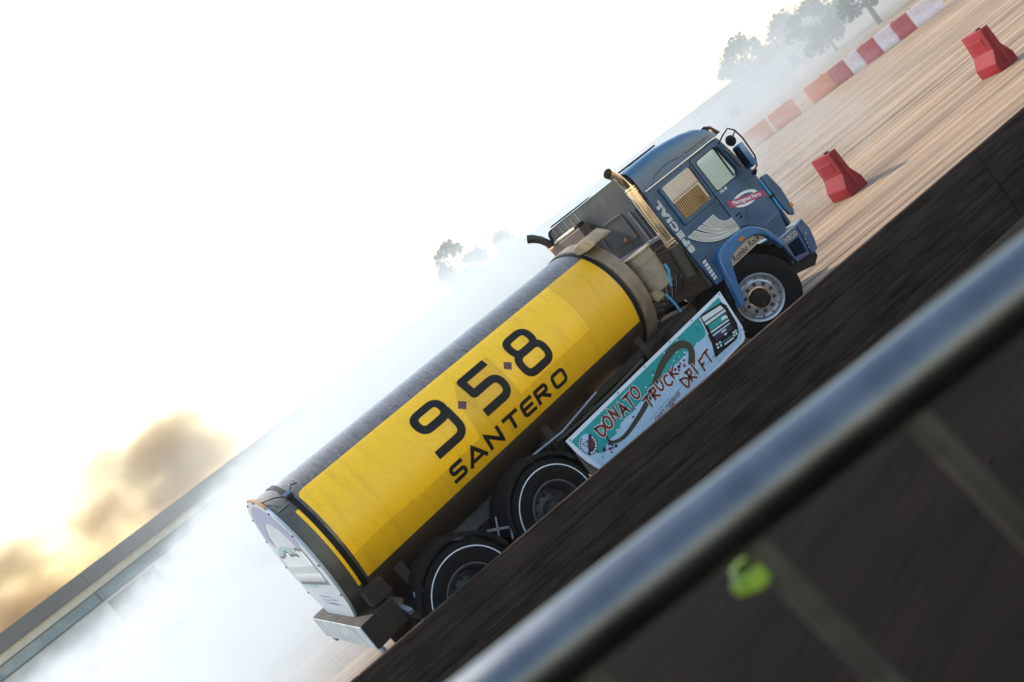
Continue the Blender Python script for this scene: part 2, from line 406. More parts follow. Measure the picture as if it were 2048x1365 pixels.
# ------------------------------------------------------------------ trees behind / beside the building
leaf_m = {}
for kx, (a_, b_) in {'dusty': ((.05, .065, .03), (.11, .12, .06)), 'olive': ((.08, .075, .04), (.16, .145, .08)), 'green': ((.035, .06, .022), (.085, .12, .045))}.items():
    leaf_m[kx] = mat('leaves_'+kx, a_, .7, 0, scale=1.5, col2=b_)
bark = mat('bark', (.07, .05, .035), .9, 0, .3, 8)
def tree(loc, h, rx, rz, kind, label, n=2600, seed=1):
    r = random.Random(seed); t = root('tree', loc, label, 'tree', None)
    b = B(); th = h-rz*1.2
    b.tube([(0, 0, -.1), (.08, 0, th*.5), (0, .1, th), (.1, .1, th+rz*.8)], [.05*h*.6, .035*h*.6, .025*h*.6, .01*h], 9)
    for k in range(6):
        a = k*1.05+r.random(); b.tube([(0, .05, th*(.7+.08*k)), (cos(a)*rx*.4, sin(a)*rx*.4, th+rz*.2), (cos(a)*rx*.8, sin(a)*rx*.8, th+rz*(.3+.1*k))], [.014*h, .009*h, .004*h], 6)
    put('trunk', b.mesh('trunk'), bark, t, True)
    V = []; F = []; clumps = []
    for k in range(34):
        a = r.uniform(0, 2*pi); cz = r.uniform(-.85, 1); rr_ = sqrt(max(0, 1-cz*cz))*r.uniform(.35, 1.05)
        clumps.append((Vector((cos(a)*rr_*rx, sin(a)*rr_*rx, h-rz+cz*rz)), r.uniform(.18, .34)*rx))
    for k in range(n):
        c, cr = r.choice(clumps); v = Vector((r.gauss(0, 1), r.gauss(0, 1), r.gauss(0, 1))).normalized()*cr*r.random()**.45
        p = c+v; s = .075*rx*r.uniform(.6, 1.4)
        ax = Vector((r.gauss(0, 1), r.gauss(0, 1), r.gauss(0, 1))).normalized(); bx = ax.orthogonal().normalized()*s; cx = ax.cross(bx)
        o = len(V); V += [p-bx, p+cx*.6, p+bx, p-cx*.6]; F.append((o, o+1, o+2, o+3))
    me = bpy.data.meshes.new('crown'); me.from_pydata(V, [], F); put('crown', me, leaf_m[kind], t, True)
    return t
def at(az, dist): return (CAM.x+cos(radians(az))*dist, CAM.y+sin(radians(az))*dist, GZ)
tree(at(60.6, 125), 11.5, 4.2, 4.4, 'dusty', 'round dusty green tree rising behind the long building roof', 2600, 3)
tree(at(57.2, 130), 8.2, 3.2, 3.0, 'dusty', 'low dusty tree just topping the long building beside the round tree', 1800, 5)
tree(at(37.6, 190), 11.0, 6.5, 4.2, 'olive', 'broad olive tree topping the far end of the long building', 2600, 8)
tree(at(34.5, 185), 9.2, 6.0, 3.6, 'olive', 'smaller olive tree beside the broad one at the far building end', 2200, 9)
for k, (az, ds, h, rx, rz, kd, lb_) in enumerate(((30.5, 84, 8.5, 3.8, 3.4, 'green', 'dark green tree in front of the far building end'), (27.6, 82, 9.5, 4.2, 3.8, 'green', 'tall dark green tree behind the red and white barriers'), (33.2, 96, 5.5, 3.2, 2.3, 'dusty', 'squat bushy tree close against the long building wall'), (24.5, 80, 9, 4.5, 3.8, 'green', 'spreading green tree at the far edge of the lot'))):
    tree(at(az, ds), h, rx, rz, kd, lb_, 2400, 20+k)

# ------------------------------------------------------------------ plastic road barriers
def road_block(name, loc, rz, col, label, L=1.0, H=.95, W=.46, group=None):
    r = root(name, loc, label, 'road barrier', group); r.rotation_euler = (0, 0, rz)
    prof = fillet([(-W/2, 0), (W/2, 0), (W/2, .22*H), (W*.24, .5*H), (W*.20, H), (-W*.20, H), (-W*.24, .5*H), (-W/2, .22*H)], .02, True, 3)
    me = plate_mesh('shell', [prof], L, .015); me.transform(Matrix(((0, 0, 1, 0), (1, 0, 0, 0), (0, 1, 0, 0), (0, 0, 0, 1)))); smooth(me, 30); put('shell', me, col, r, True)
    b = B(); b.cyl((-L*.22, 0, H-.01), (-L*.22, 0, H+.03), .05, seg=14); put('filler_cap', b.mesh('filler_cap'), M['black'], r, True)
    for sx in (-1, 1):
        b = B(); b.cyl((sx*(L/2-.02), 0, .12), (sx*(L/2-.02), 0, H*.86), .05, seg=12); put('coupling', b.mesh('coupling'), col, r, True)
    for sy in (-1, 1):
        b = B(); b.box(-L*.3, L*.3, sy*W*.232-.006, sy*W*.232+.006, H*.58, H*.8, .004); put('recess_panel', b.mesh('recess_panel'), col, r, True)
    return r
redp = mat('red_plastic', (.21, .005, .008), .55, 0, .15, 6, .05, 60, spec=.3); orp = mat('orange_plastic', (.60, .17, .05), .5, 0, .12, 5); whp = mat('white_plastic', (.62, .50, .48), .5, 0, .1, 5); dkr = mat('faded_red_plastic', (.40, .07, .07), .5, 0, .15, 5)
for (px, py, rz, lab) in ((1701, 388, 1.25, 'single red plastic road barrier on the tan lot, by the truck nose'), (2000, 140, 1.1, 'single red plastic road barrier farther up the tan lot, off the truck')):
    g0 = on_ground(px, py); road_block('road_barrier', (g0.x, g0.y, GZ), rz, redp, lab, L=.66, H=.98)
row = [(1525, 283, orp, 'orange'), (1578, 243, orp, 'orange'), (1651, 188, orp, 'orange'), (1700, 150, dkr, 'red'), (1731, 126, whp, 'white'), (1757, 105, dkr, 'red'), (1790, 78, whp, 'white'), (1822, 50, dkr, 'red'), (1855, 25, whp, 'white')]
names = {'orange': 'orange plastic road barrier in the far row across the lot', 'red': 'faded red plastic road barrier in the far row across the lot', 'white': 'whitish plastic road barrier in the far row across the lot'}
gpts = []
for px, py, m_, cn in row:
    d = ray(px, py); dd = Vector((d.x, d.y, 0)).normalized(); gpts.append(Vector((CAM.x, CAM.y, 0))+dd*48.5)
for (px, py, m_, cn), q in zip(row, gpts):
    perp = Vector((q.x-CAM.x, q.y-CAM.y, 0)).normalized(); road_block('road_barrier', (q.x, q.y, GZ), atan2(perp.x, -perp.y)+.1, m_, names[cn], L=1.5, H=1.0, group=cn+' barriers in the far row')

# ================================================================== the truck (x forward, right side at -y, front axle at x = 0)
TR = root('tank_truck', (-3, 0, GZ), 'blue cab tank truck drifting sideways, yellow wrapped steel tank with black numbers', 'truck')
YS = -1.2                                        # cab side plane

# ---- chassis
b = B()
for sy in (-1, 1):
    b.box(-6.75, 1.05, sy*.42-.04, sy*.42+.04, .52, .80, .008)
for x in (-6.6, -5.25, -3.9, -2.6, -1.3, 0, .95): b.box(x-.06, x+.06, -.379, .379, .55, .76)
b.put('chassis_frame', M['chassis'], TR)
for x, nm in ((-6.3, 'tank_saddle'), (-3.9, 'tank_saddle'), (-2.0, 'tank_saddle')):
    me = plate_mesh(nm, [[(-.9, .82), (.9, .82), (.86, 1.25), (.6, 1.08), (.3, .955), (0, .915), (-.3, .955), (-.6, 1.08), (-.86, 1.25)]], .12, .006)
    me.transform(Matrix.Translation((x, 0, 0)) @ Matrix(((0, 0, 1, 0), (1, 0, 0, 0), (0, 1, 0, 0), (0, 0, 0, 1)))); put(nm, me, M['chassis'], TR)
# boxes, fuel tank, side members under the tank
B().box(-3.7, -2.7, -1.08, -.5, .35, .80, .04, seg=3).put('fuel_tank', M['chassis'], TR)
B().box(-2.5, -1.7, -1.05, -.5, .42, .88, .03, seg=2).put('battery_box', M['chassis'], TR)
B().box(-1.6, -1.0, -1.0, -.5, .5, 1.05, .03, seg=2).put('air_tank_box', M['chassis'], TR)
B().box(-4.0, -2.2, .5, 1.1, .4, .85, .05, seg=2).put('tool_box', M['chassis'], TR)
B().box(-4.05, -1.3, -.86, -.80, 1.00, 1.10, .008).put('side_rail', M['chassis'], TR)
B().box(-1.9, -.8, -.78, .78, .84, 1.06, .03).put('engine_hump', M['chassis'], TR)
B().tube([(-1.29, -1.02, 1.44), (-1.27, -1.03, 1.3), (-1.26, -1.02, 1.12)], .016, 10).put('air_hose', M['cyan'], TR)
B().tube([(-.97, -1.0, 1.75), (-.99, -1.02, 1.66), (-1.05, -1.0, 1.56), (-1.09, -.98, 1.46)], .022, 10).put('air_hose', M['cyan'], TR)
for k in range(5):
    yy = -.95+.13*k
    B().tube([(-.75, yy, 1.5), (-.95, yy-.02, 1.34-.03*k), (-1.2, yy, 1.3-.05*k), (-1.42, yy*.9, 1.45-.08*k)], .014, 8).put('air_hose', M['black'], TR)
# exhaust pipes / glinting bits below the tank
B().tube([(-2.2, -.96, 1.0), (-2.9, -.98, .98), (-3.5, -.97, .99), (-3.9, -.9, 1.0)], .028, 10).put('side_pipe', M['chrome_dull'], TR)
B().tube([(-4.45, -.84, 1.09), (-3.8, -.98, 1.06), (-3.1, -1.02, 1.13)], .016, 8).put('brace_bar', M['zinc'], TR)

# ---- tank
TZ, TRAD = 1.81, .90
def tk(x, th, r=TRAD+.004): return (x, -r*cos(radians(th)), TZ+r*sin(radians(th)))
def tks(off):                                    # drawing plane (x, arc length) -> tank skin
    return lambda a, s: tk(a, degrees(s/TRAD), TRAD+off)
def steel():
    m = bpy.data.materials.new('brushed_tank_steel'); m.use_nodes = True; t = m.node_tree; p = t.nodes['Principled BSDF']
    tc = t.nodes.new('ShaderNodeTexCoord'); mp = t.nodes.new('ShaderNodeMapping'); mp.inputs['Scale'].default_value = (34, 2.0, 2.0); mp.inputs['Rotation'].default_value = (0, radians(14), 0)
    t.links.new(tc.outputs['Object'], mp.inputs[0])
    n = t.nodes.new('ShaderNodeTexNoise'); n.inputs['Scale'].default_value = 3.2; n.inputs['Detail'].default_value = 7; n.inputs['Roughness'].default_value = .7; n.inputs['Distortion'].default_value = .8; t.links.new(mp.outputs[0], n.inputs['Vector'])
    r = t.nodes.new('ShaderNodeValToRGB'); r.color_ramp.elements[0].position = .36; r.color_ramp.elements[0].color = (.034, .026, .022, 1); r.color_ramp.elements[1].position = .68; r.color_ramp.elements[1].color = (.27, .21, .175, 1)
    t.links.new(n.outputs['Fac'], r.inputs[0])
    # caked dirt low on the barrel
    n2 = t.nodes.new('ShaderNodeTexNoise'); n2.inputs['Scale'].default_value = 5; n2.inputs['Detail'].default_value = 6; t.links.new(tc.outputs['Object'], n2.inputs['Vector'])
    sp = t.nodes.new('ShaderNodeSeparateXYZ'); t.links.new(tc.outputs['Object'], sp.inputs[0])
    ad = t.nodes.new('ShaderNodeMath'); ad.operation = 'MULTIPLY_ADD'; ad.inputs[1].default_value = .25; t.links.new(n2.outputs['Fac'], ad.inputs[0]); t.links.new(sp.outputs['Z'], ad.inputs[2])
    mr = t.nodes.new('ShaderNodeMapRange'); mr.inputs[1].default_value = 1.62; mr.inputs[2].default_value = 1.40; t.links.new(ad.outputs[0], mr.inputs[0])
    mx = t.nodes.new('ShaderNodeMix'); mx.data_type = 'RGBA'; t.links.new(mr.outputs[0], mx.inputs[0]); t.links.new(r.outputs[0], mx.inputs[6]); mx.inputs[7].default_value = (.045, .025, .013, 1)
    t.links.new(mx.outputs[2], p.inputs['Base Color'])
    mm = t.nodes.new('ShaderNodeMath'); mm.operation = 'MULTIPLY_ADD'; mm.inputs[1].default_value = -.55; mm.inputs[2].default_value = .6; t.links.new(mr.outputs[0], mm.inputs[0]); t.links.new(mm.outputs[0], p.inputs['Metallic'])
    p.inputs['Roughness'].default_value = .36
    bp = t.nodes.new('ShaderNodeBump'); bp.inputs['Strength'].default_value = .25; bp.inputs['Distance'].default_value = .01; t.links.new(n.outputs['Fac'], bp.inputs['Height']); t.links.new(bp.outputs[0], p.inputs['Normal'])
    return m
tank = B().lathe([(-6.88, 0), (-6.88, .86), (-6.86, .9), (-1.42, .9), (-1.38, .86), (-1.30, .6), (-1.27, .3), (-1.26, 0)], 'x', (0, 0, TZ), 128).put('tank', steel(), TR)
B().lathe([(-1.63, .899), (-1.63, .925), (-1.42, .93), (-1.405, .925), (-1.40, .90), (-1.40, .86)], 'x', (0, 0, TZ), 96).put('end_ring', M['rust'], tank)
B().lathe([(-1.70, .899), (-1.70, .914), (-1.655, .914), (-1.655, .899)], 'x', (0, 0, TZ), 96).put('strap', M['black'], tank)
B().lathe([(-6.695, .899), (-6.695, .916), (-6.635, .916), (-6.635, .899)], 'x', (0, 0, TZ), 96).put('strap', M['black'], tank)
B().lathe([(-6.90, .86), (-6.90, .925), (-6.885, .925), (-6.88, .908), (-6.72, .908), (-6.715, .899)], 'x', (0, 0, TZ), 96).put('end_ring', M['flange_grey'], tank)
b = B(); b.lathe([(-6.935, 0), (-6.935, .938), (-6.925, .945), (-6.905, .945), (-6.903, .93)], 'x', (0, 0, TZ), 96); disc = b.put('rear_disc', mat('grey_white_disc', (.38, .39, .42), .5, 0, .12, 5), tank)
B().lathe([(-6.937, .935), (-6.937, .953), (-6.905, .953)], 'x', (0, 0, TZ), 30, radians(55), radians(95)).put('amber_edge', mat('rusty_orange_edge', (.28, .12, .02), .6, .2, .3, 25), tank)
# longitudinal weld strip and buckle on the rear ring
B().tube([tk(-6.88, 47, .912), tk(-6.72, 47, .912)], .010, 8).put('weld_bead', M['flange_grey'], tank)
p = tk(-6.66, 53, .935); B().box(p[0]-.045, p[0]+.045, p[1]-.03, p[1]+.03, p[2]-.03, p[2]+.03, .008, Matrix.Rotation(radians(37), 3, 'X')).put('buckle', mat('blue_grey_buckle', (.09, .11, .17), .4, .5, .1, 8), tank)
B().tube([tk(-6.70, 53, .94), tk(-6.78, 58, .95), tk(-6.85, 62, .94), tk(-6.9, 66, .93)], .007, 6).put('wire', M['black'], tank)
B().tube([tk(-6.62, 54, .94), tk(-6.56, 58, .95), tk(-6.5, 57, .93)], .007, 6).put('wire', M['black'], tank)
# bracket box on the front ring
b = B()
me = plate_mesh('bracket_box', [fillet([(-.50, .86), (-.25, 1.02), (.02, .99), (.05, .86), (-.2, .84)], .03)], .34, .015)
me.transform(Matrix.Translation((-1.5, -.52, TZ-.12)) @ Matrix(((0, 0, 1, 0), (1, 0, 0, 0), (0, 1, 0, 0), (0, 0, 0, 1)))); smooth(me, 30); put('bracket_box', me, M['beige_dark'], TR)
B().box(-1.38, -1.2, -.92, -.6, 1.40, 1.56, .02).put('bracket_box', M['beige_dark'], TR)

# yellow vinyl
def vinyl(name, col, var=.05):
    m = mat(name, col, .42, 0, var, 30, .05, 400, spec=.4); t = m.node_tree; p = t.nodes['Principled BSDF']
    tc = t.nodes.new('ShaderNodeTexCoord'); mp = t.nodes.new('ShaderNodeMapping'); mp.inputs['Scale'].default_value = (3.0, .5, .5); t.links.new(tc.outputs['Object'], mp.inputs[0])
    n = t.nodes.new('ShaderNodeTexNoise'); n.inputs['Scale'].default_value = 2.4; n.inputs['Detail'].default_value = 9; n.inputs['Roughness'].default_value = .75; t.links.new(mp.outputs[0], n.inputs['Vector'])
    mr = t.nodes.new('ShaderNodeMapRange'); mr.inputs[1].default_value = .5; mr.inputs[2].default_value = .78; mr.inputs[4].default_value = .5; t.links.new(n.outputs['Fac'], mr.inputs[0])
    mx = t.nodes.new('ShaderNodeMix'); mx.data_type = 'RGBA'; src = p.inputs['Base Color'].links[0].from_socket
    t.links.new(mr.outputs[0], mx.inputs[0]); t.links.new(src, mx.inputs[6]); mx.inputs[7].default_value = (col[0]*.45, col[1]*.42, .006, 1); t.links.new(mx.outputs[2], p.inputs['Base Color'])
    return m
yel, yel_thin = vinyl('yellow_vinyl', (.92, .475, .003)), vinyl('yellow_vinyl_thin', (.74, .37, .003))
def sheet(name, poly, off, m, parent=tank, st=.05):
    """polygon in (x, theta degrees) laid on the barrel: cut from a fine grid"""
    bm = bmesh.new(); vs = [bm.verts.new((p[0], radians(p[1])*TRAD, 0)) for p in poly]; bm.faces.new(vs)
    ys = [v.co.y for v in vs]; y = min(ys)
    while y < max(ys):
        bmesh.ops.bisect_plane(bm, geom=bm.verts[:]+bm.edges[:]+bm.faces[:], plane_co=(0, y, 0), plane_no=(0, 1, 0)); y += st
    bmesh.ops.triangulate(bm, faces=[f for f in bm.faces if len(f.verts) > 4])
    f = tks(off)
    for v in bm.verts: v.co = f(v.co.x, v.co.y)
    bmesh.ops.recalc_face_normals(bm, faces=bm.faces[:])
    if sum(fc.normal.y*fc.calc_area() for fc in bm.faces) > 0: bmesh.ops.reverse_faces(bm, faces=bm.faces[:])
    me = bpy.data.meshes.new(name); bm.to_mesh(me); bm.free(); smooth(me, 60); return put(name, me, m, parent)
sheet('vinyl_wrap', [(-6.60, -30.3), (-1.73, -29.3), (-1.71, 50.2), (-6.50, 50.8), (-6.57, 49.5), (-6.60, 46)], .003, yel_thin)
jag = [(-6.60+.0, -10.3), (-6.2, -9.2), (-5.93, -8.8), (-5.9, -9.6), (-5.78, -9.9), (-5.64, -10.6), (-5.2, -10.1), (-4.646, -9.4)]
sheet('vinyl_overlay', [(-6.598, -10.3)]+jag[1:]+[(-4.581, 21.5), (-4.408, 35.1), (-4.40, 50.3), (-6.49, 50.6), (-6.565, 49.3), (-6.597, 46)], .0042, yel)
sheet('vinyl_overlay', [(-4.398, 35.13), (-3.864, 35.27), (-3.877, -5.2), (-2.53, -3.33), (-2.44, 50.1), (-4.398, 50.3)], .0042, yel)
sheet('vinyl_strip', [(-6.712, -30.5), (-6.700, -30.5), (-6.70, 37.6), (-6.707, 38.4), (-6.735, 38.5), (-6.745, 37.5), (-6.735, -30.5)], .012, yel)
SP = lambda x, th: (x, radians(th)*TRAD)
def ring_path(x0, x1, t0, t1, r): return fillet([SP(x0, t0), SP(x1, t0), SP(x1, t1), SP(x0, t1)], r, True, 7)
hw = .046
num = tks(.0062)
d9 = [(ring_path(-5.175+hw, -4.700-hw, 17.5+2.9, 37.8-2.9, .115), True), (fillet([SP(-4.700-hw, 24), SP(-4.700-hw, 2.0), SP(-5.20, 2.0)], .13, False, 8), False)]
put('number', strokes_mesh('number_nine', d9, .104, num), M['ink'], tank)
d5 = [(fillet([SP(-3.935, 32.2), SP(-4.395+hw, 32.2), SP(-4.395+hw, 18.4), SP(-3.925-hw, 18.4), SP(-3.925-hw, 2.0), SP(-4.41, 2.0)], [0, .012, .012, .13, .13, 0], False, 8), False)]
put('number', strokes_mesh('number_five', d5, .104, num), M['ink'], tank)
d8 = [(ring_path(-3.625+hw, -3.195-hw, 17.8, 36.2-2.9, .11), True), (ring_path(-3.675+hw, -3.17-hw, -2.2+2.9, 17.9, .12), True)]
put('number', strokes_mesh('number_eight', d8, .104, num), M['ink'], tank)
for cx in (-4.556, -3.765):
    q = .07; V = [num(cx+a, radians(17.9)*TRAD+c) for a, c in ((-q, 0), (0, -q), (q, 0), (0, q))]
    me = bpy.data.meshes.new('diamond'); me.from_pydata(V, [], [(0, 1, 2, 3)]); put('diamond', me, M['maroon'], tank)
# the name under the numbers: square techno capitals
T0, T1 = -23.4+1.25, -10.4-1.25; TM = (T0+T1)/2; lw = .049; h2 = lw/2
def L(ch, x0, x1):
    a, c = x0+h2, x1-h2
    if ch == 'S': return [(fillet([SP(x1, T1), SP(a, T1), SP(a, TM), SP(c, TM), SP(c, T0), SP(x0-.005, T0)], .045, False, 6), False)]
    if ch == 'A': return [([SP(x0+.012, T0-1.2), SP((x0+x1)/2, T1+.9), SP(x1-.012, T0-1.2)], False), ([SP(x0+.07, T0+2.0), SP(x1-.07, T0+2.0)], False, lw*.9)]
    if ch == 'N': return [([SP(a, T0-1.2), SP(a, T1+.6), SP(c, T0-.6), SP(c, T1+1.2)], False)]
    if ch == 'T': return [([SP(x0, T1), SP(x1, T1)], False), ([SP((x0+x1)/2, T1), SP((x0+x1)/2, T0-1.2)], False)]
    if ch == 'E': return [(fillet([SP(x1, T1), SP(a, T1), SP(a, T0), SP(x1, T0)], .05, False, 6), False), ([SP(a, TM), SP(x1-.02, TM)], False)]
    if ch == 'R': return [(fillet([SP(a, T0-1.2), SP(a, T1), SP(c, T1), SP(c, TM+.3), SP(a, TM+.3)], [0, .01, .05, .05, 0], False, 6), False), ([SP((x0+x1)/2-.01, TM), SP(x1-.01, T0-1.2)], False)]
    if ch == 'O': return [(fillet([SP(a, T0), SP(c, T0), SP(c, T1), SP(a, T1)], .055, True, 6), True)]
for ch, xa_, xb_ in (('S', -5.205, -4.99), ('A', -4.95, -4.66), ('N', -4.615, -4.375), ('T', -4.305, -4.045), ('E', -4.005, -3.785), ('R', -3.745, -3.515), ('O', -3.435, -3.185)):
    put('letter', strokes_mesh('letter', L(ch, xa_, xb_), lw, num), M['ink'], tank)
# graphics on the rear disc (faces -x): faded block lettering
teal_d, purp_d, grey_d, wht_d = flat('faded_teal_print', (.22, .32, .33), .6), flat('faded_purple_print', (.22, .21, .33), .6), flat('grey_print', (.10, .10, .11), .6), flat('bright_white_print', (.58, .58, .58), .6)
def dput(name, outl, off, m):
    me = plate_mesh(name, outl, .001); me.transform(Matrix.Translation((-6.9365-off, 0, TZ)) @ Matrix(((0, 0, -1, 0), (-1, 0, 0, 0), (0, 1, 0, 0), (0, 0, 0, 1)))); return put(name, me, m, disc)
rd = random.Random(4)
dput('print_arc', [[(.86*cos(t), .86*sin(t)) for t in [radians(20+5*k) for k in range(27)]]+[(.62*cos(t), .62*sin(t)) for t in [radians(150-5*k) for k in range(27)]]], .001, purp_d)
dput('print_band', [[(-.78, -.05), (-.7, .22), (-.3, .30), (.2, .26), (.10, -.1), (.0, -.3), (-.3, -.30), (-.72, -.28)]], .0016, teal_d)
x_ = -.72
for k in range(9):
    ww = rd.uniform(.12, .17); hh = rd.uniform(.36, .46)
    dput('print_shadow', [[(x_-.02, -.26), (x_+ww+.02, -.26), (x_+ww+.02, -.2+hh), (x_-.02, -.2+hh)]], .0022, grey_d)
    hole = [(x_+ww*.35, -.1), (x_+ww*.7, -.1), (x_+ww*.7, .0), (x_+ww*.35, .0)]
    dput('print_letter', [[(x_, -.22), (x_+ww*.4, -.22), (x_+ww*.45, -.12), (x_+ww, -.22), (x_+ww, -.24+hh), (x_+ww*.1, -.24+hh), (x_, .02)], hole], .0028, wht_d)
    x_ += ww+.015
for k in range(6): dput('print_fleck', [[(rd.uniform(-.6, .6)+a*.05, -.45-.05*(k % 3)+c*.03) for a, c in ((0, 0), (1.6, .2), (1.2, 1))]], .0016, purp_d)
for k in range(14):
    t = 2*pi*k/14; B().cyl((-6.945, .915*cos(t), TZ+.915*sin(t)), (-6.93, .915*cos(t), TZ+.915*sin(t)), .012, seg=8).put('bolt', M['black'], disc)

# ---- rear bumper beam
B().box(-7.04, -6.62, -1.15, 1.15, .80, 1.10, .012).put('bumper_beam', M['chassis'], TR)
b = B(); b.box(-7.052, -7.041, -1.145, 1.145, .81, 1.095, .003); rp_ = b.put('bumper_plate', mat('scuffed_white_plate', (.22, .22, .22), .5, 0, scale=7, col2=(.42, .43, .44)), TR)
for sy in (-1, 1):
    B().box(-7.02, -6.98, sy*1.05-.10, sy*1.05+.08, .70, .795, .012).put('tail_lamp', M['zinc'], TR)
    B().box(-6.80, -6.55, sy*.98-.10, sy*.98+.10, 1.12, 1.32, .015).put('saddle_block', M['chassis'], TR)
B().tube([(-6.64, -.75, 1.03), (-6.60, -1.0, .96), (-6.57, -1.22, .86)], .035, 4).put('fender_stay', M['zinc'], TR)

# ---- wheels
def wheel_meshes():
    R, r0 = .60, .345
    tp = [(.16, r0-.01), (.165, r0+.01), (.18, r0+.05), (.185, .46), (.175, .54), (.150, R-.015), (.135, R), (.085, R), (.080, R-.012), (.068, R-.012), (.063, R), (.012, R), (.008, R-.012), (-.008, R-.012), (-.012, R), (-.063, R), (-.068, R-.012), (-.08, R-.012), (-.085, R), (-.135, R), (-.150, R-.015), (-.175, .54), (-.185, .46), (-.18, r0+.05), (-.165, r0+.01), (-.16, r0-.01)]
    d = {}
    d['tyre'] = B().lathe(tp, 'y', seg=72).mesh('tyre', 28)
    # outer side is -y
    d['rim_front'] = B().lathe([(-.170, r0+.004), (-.178, r0-.004), (-.172, r0-.028), (-.14, r0-.045), (-.115, .285), (-.110, .262), (-.150, .252), (-.158, .24), (-.158, .155), (-.12, .15), (-.05, .15), (.1, .15), (.1, .30), (.16, r0)], 'y', seg=64).mesh('rim', 30)
    d['rim_rear'] = B().lathe([(-.170, r0+.004), (-.178, r0-.004), (-.172, r0-.025), (-.12, r0-.045), (-.05, .285), (.02, .26), (.02, .15), (.10, .15), (.16, .30), (.16, r0)], 'y', seg=64).mesh('rim', 30)
    d['ring'] = B().lathe([(-.1855, .555), (-.1835, .566)], 'y', seg=96).mesh('ring')
    me = d['ring']
    d['nut'] = B().cyl((0, 0, 0), (0, -.035, 0), .021, .017, 6).mesh('nut', 20)
    d['hole'] = B().cyl((0, .004, 0), (0, -.003, 0), .013, seg=12).mesh('hole', 20)
    d['cap'] = B().lathe([(-.20, 0), (-.20, .10), (-.19, .125), (-.16, .135), (-.12, .135)], 'y', seg=40).mesh('cap', 30)
    d['drum'] = B().lathe([(-.05, 0), (-.05, .10), (.0, .13), (.02, .2), (.15, .2)], 'y', seg=40).mesh('drum', 30)
    return d
WM = wheel_meshes()
def wheel(x, y, z, rz, rear, sc=1.0, inner=False):
    e = empty('wheel', (x, y, z), rz, TR); e.scale = (sc, sc, sc)
    put('tyre', WM['tyre'], M['rubber'], e, True)
    put('rim', WM['rim_rear'] if rear else WM['rim_front'], M['alu_dark'] if rear else M['alu'], e, True)
    if inner: return e
    if rear:
        put('wheel_hub', WM['drum'], M['alu_dark'], e, True)
        V, F = [], []
        n = 96
        for k in range(n):
            t = 2*pi*k/n
            for r_ in (.518, .530): V.append((r_*cos(t), -.1815, r_*sin(t)))
        for k in range(n): F.append((2*k, 2*k+1, (2*k+3) % (2*n), (2*k+2) % (2*n)))
        me = bpy.data.meshes.new('white_line'); me.from_pydata(V, [], F); put('white_line', me, M['white_line'], e, True)
        V, F = [], []
        for k in range(n):
            t = 2*pi*k/n
            for r_ in (.338, .342): V.append((r_*cos(t), -.1795, r_*sin(t)))
        for k in range(n): F.append((2*k, 2*k+1, (2*k+3) % (2*n), (2*k+2) % (2*n)))
        me = bpy.data.meshes.new('rim_edge'); me.from_pydata(V, [], F); put('rim_edge', me, M['zinc'], e, True)
    else:
        put('hub_cap', WM['cap'], M['chassis'], e, True)
        fn = lambda a, c: (a, -.2015, c)
        put('hub_letters', strokes_mesh('hub_letters', [(fillet([(-.06, -.045), (-.06, .045), (-.025, .045), (-.025, .0), (-.06, .0)], .01, False, 3), False), ([(-.012, -.04), (-.012, .035), (.01, -.005), (.032, .035), (.032, -.04)], False), ([(.05, .04), (.05, -.04)], False)], .012, fn, 1), M['ink'], e, True)
        for k in range(12):
            t = 2*pi*k/12+.15; o = put('hand_hole_shade', WM['hole'], M['ink'], e, True); o.location = (.274*cos(t), -.135, .274*sin(t))  # black discs paint the shade inside the rim's hand holes
    for k in range(10):
        t = 2*pi*k/10+.1; o = put('nut', WM['nut'], M['alu_dark'], e, True); rr_ = .198
        o.location = (rr_*cos(t), -.158 if not rear else .018, rr_*sin(t))
        if not rear:
            o = put('nut_seat', WM['hole'], M['alu_dark'], e, True); o.location = (rr_*cos(t), -.1585, rr_*sin(t)); o.scale = (2.2, 1, 2.2)
    return e
STEER = radians(-38)
wheel(-.02, -1.06, .52, STEER, False)
wheel(-.02, 1.06, .52, pi+STEER, False)
for x in (-4.57, -5.94):
    wheel(x, -1.06, .50, 0, True, .58/.60)
    wheel(x, 1.06, .50, pi, True, .58/.60)
    for sy in (-1, 1): wheel(x, sy*.68, .50, 0 if sy < 0 else pi, True, .58/.60, True)
B().cyl((-.02, -.9, .52), (-.02, .9, .52), .06).put('axle', M['chassis'], TR)
for x in (-4.57, -5.94): B().cyl((x, -.85, .5), (x, .85, .5), .09).put('axle', M['chassis'], TR)
# black mudguards over the tandem wheels
for x, a0, a1 in ((-4.57, 25, 168), (-5.94, 12, 160)):
    for sy in (-1,):
        b = B(); r_ = .635
        pr = [(-.235, r_-.03), (-.235, r_+.015), (.235, r_+.015), (.235, r_-.0), (-.215, r_-.0), (-.215, r_-.03)]
        b.lathe(pr, 'y', (x, sy*1.0, .52), 26, radians(a0), radians(a1)).put('mudguard', M['black'], TR)
for (p0, p1, p2, p3, p4, p5) in (((-5.40, .90), (-5.19, .77), (-5.23, .95), (-5.35, .75), (-5.10, .86), (-5.23, .64)),):
    y = -1.22
    B().tube([(p0[0], y+.02, p0[1]), (p1[0], y-.02, p1[1])], .019, 4).put('mudguard_bracket', M['zinc'], TR)
    B().tube([(p2[0], y, p2[1]), (p3[0], y, p3[1])], .010, 6).put('mudguard_bracket', M['zinc'], TR)
    B().tube([(p4[0], y, p4[1]), (p5[0], y, p5[1])], .012, 6).put('mudguard_bracket', M['zinc'], TR)
for x, z in ((-6.42, .98), (-6.33, .93)):
    B().tube([(x, -1.16, z), (x-.13, -1.18, z-.33)], .009, 6).put('mudguard_bracket', M['zinc'], TR)
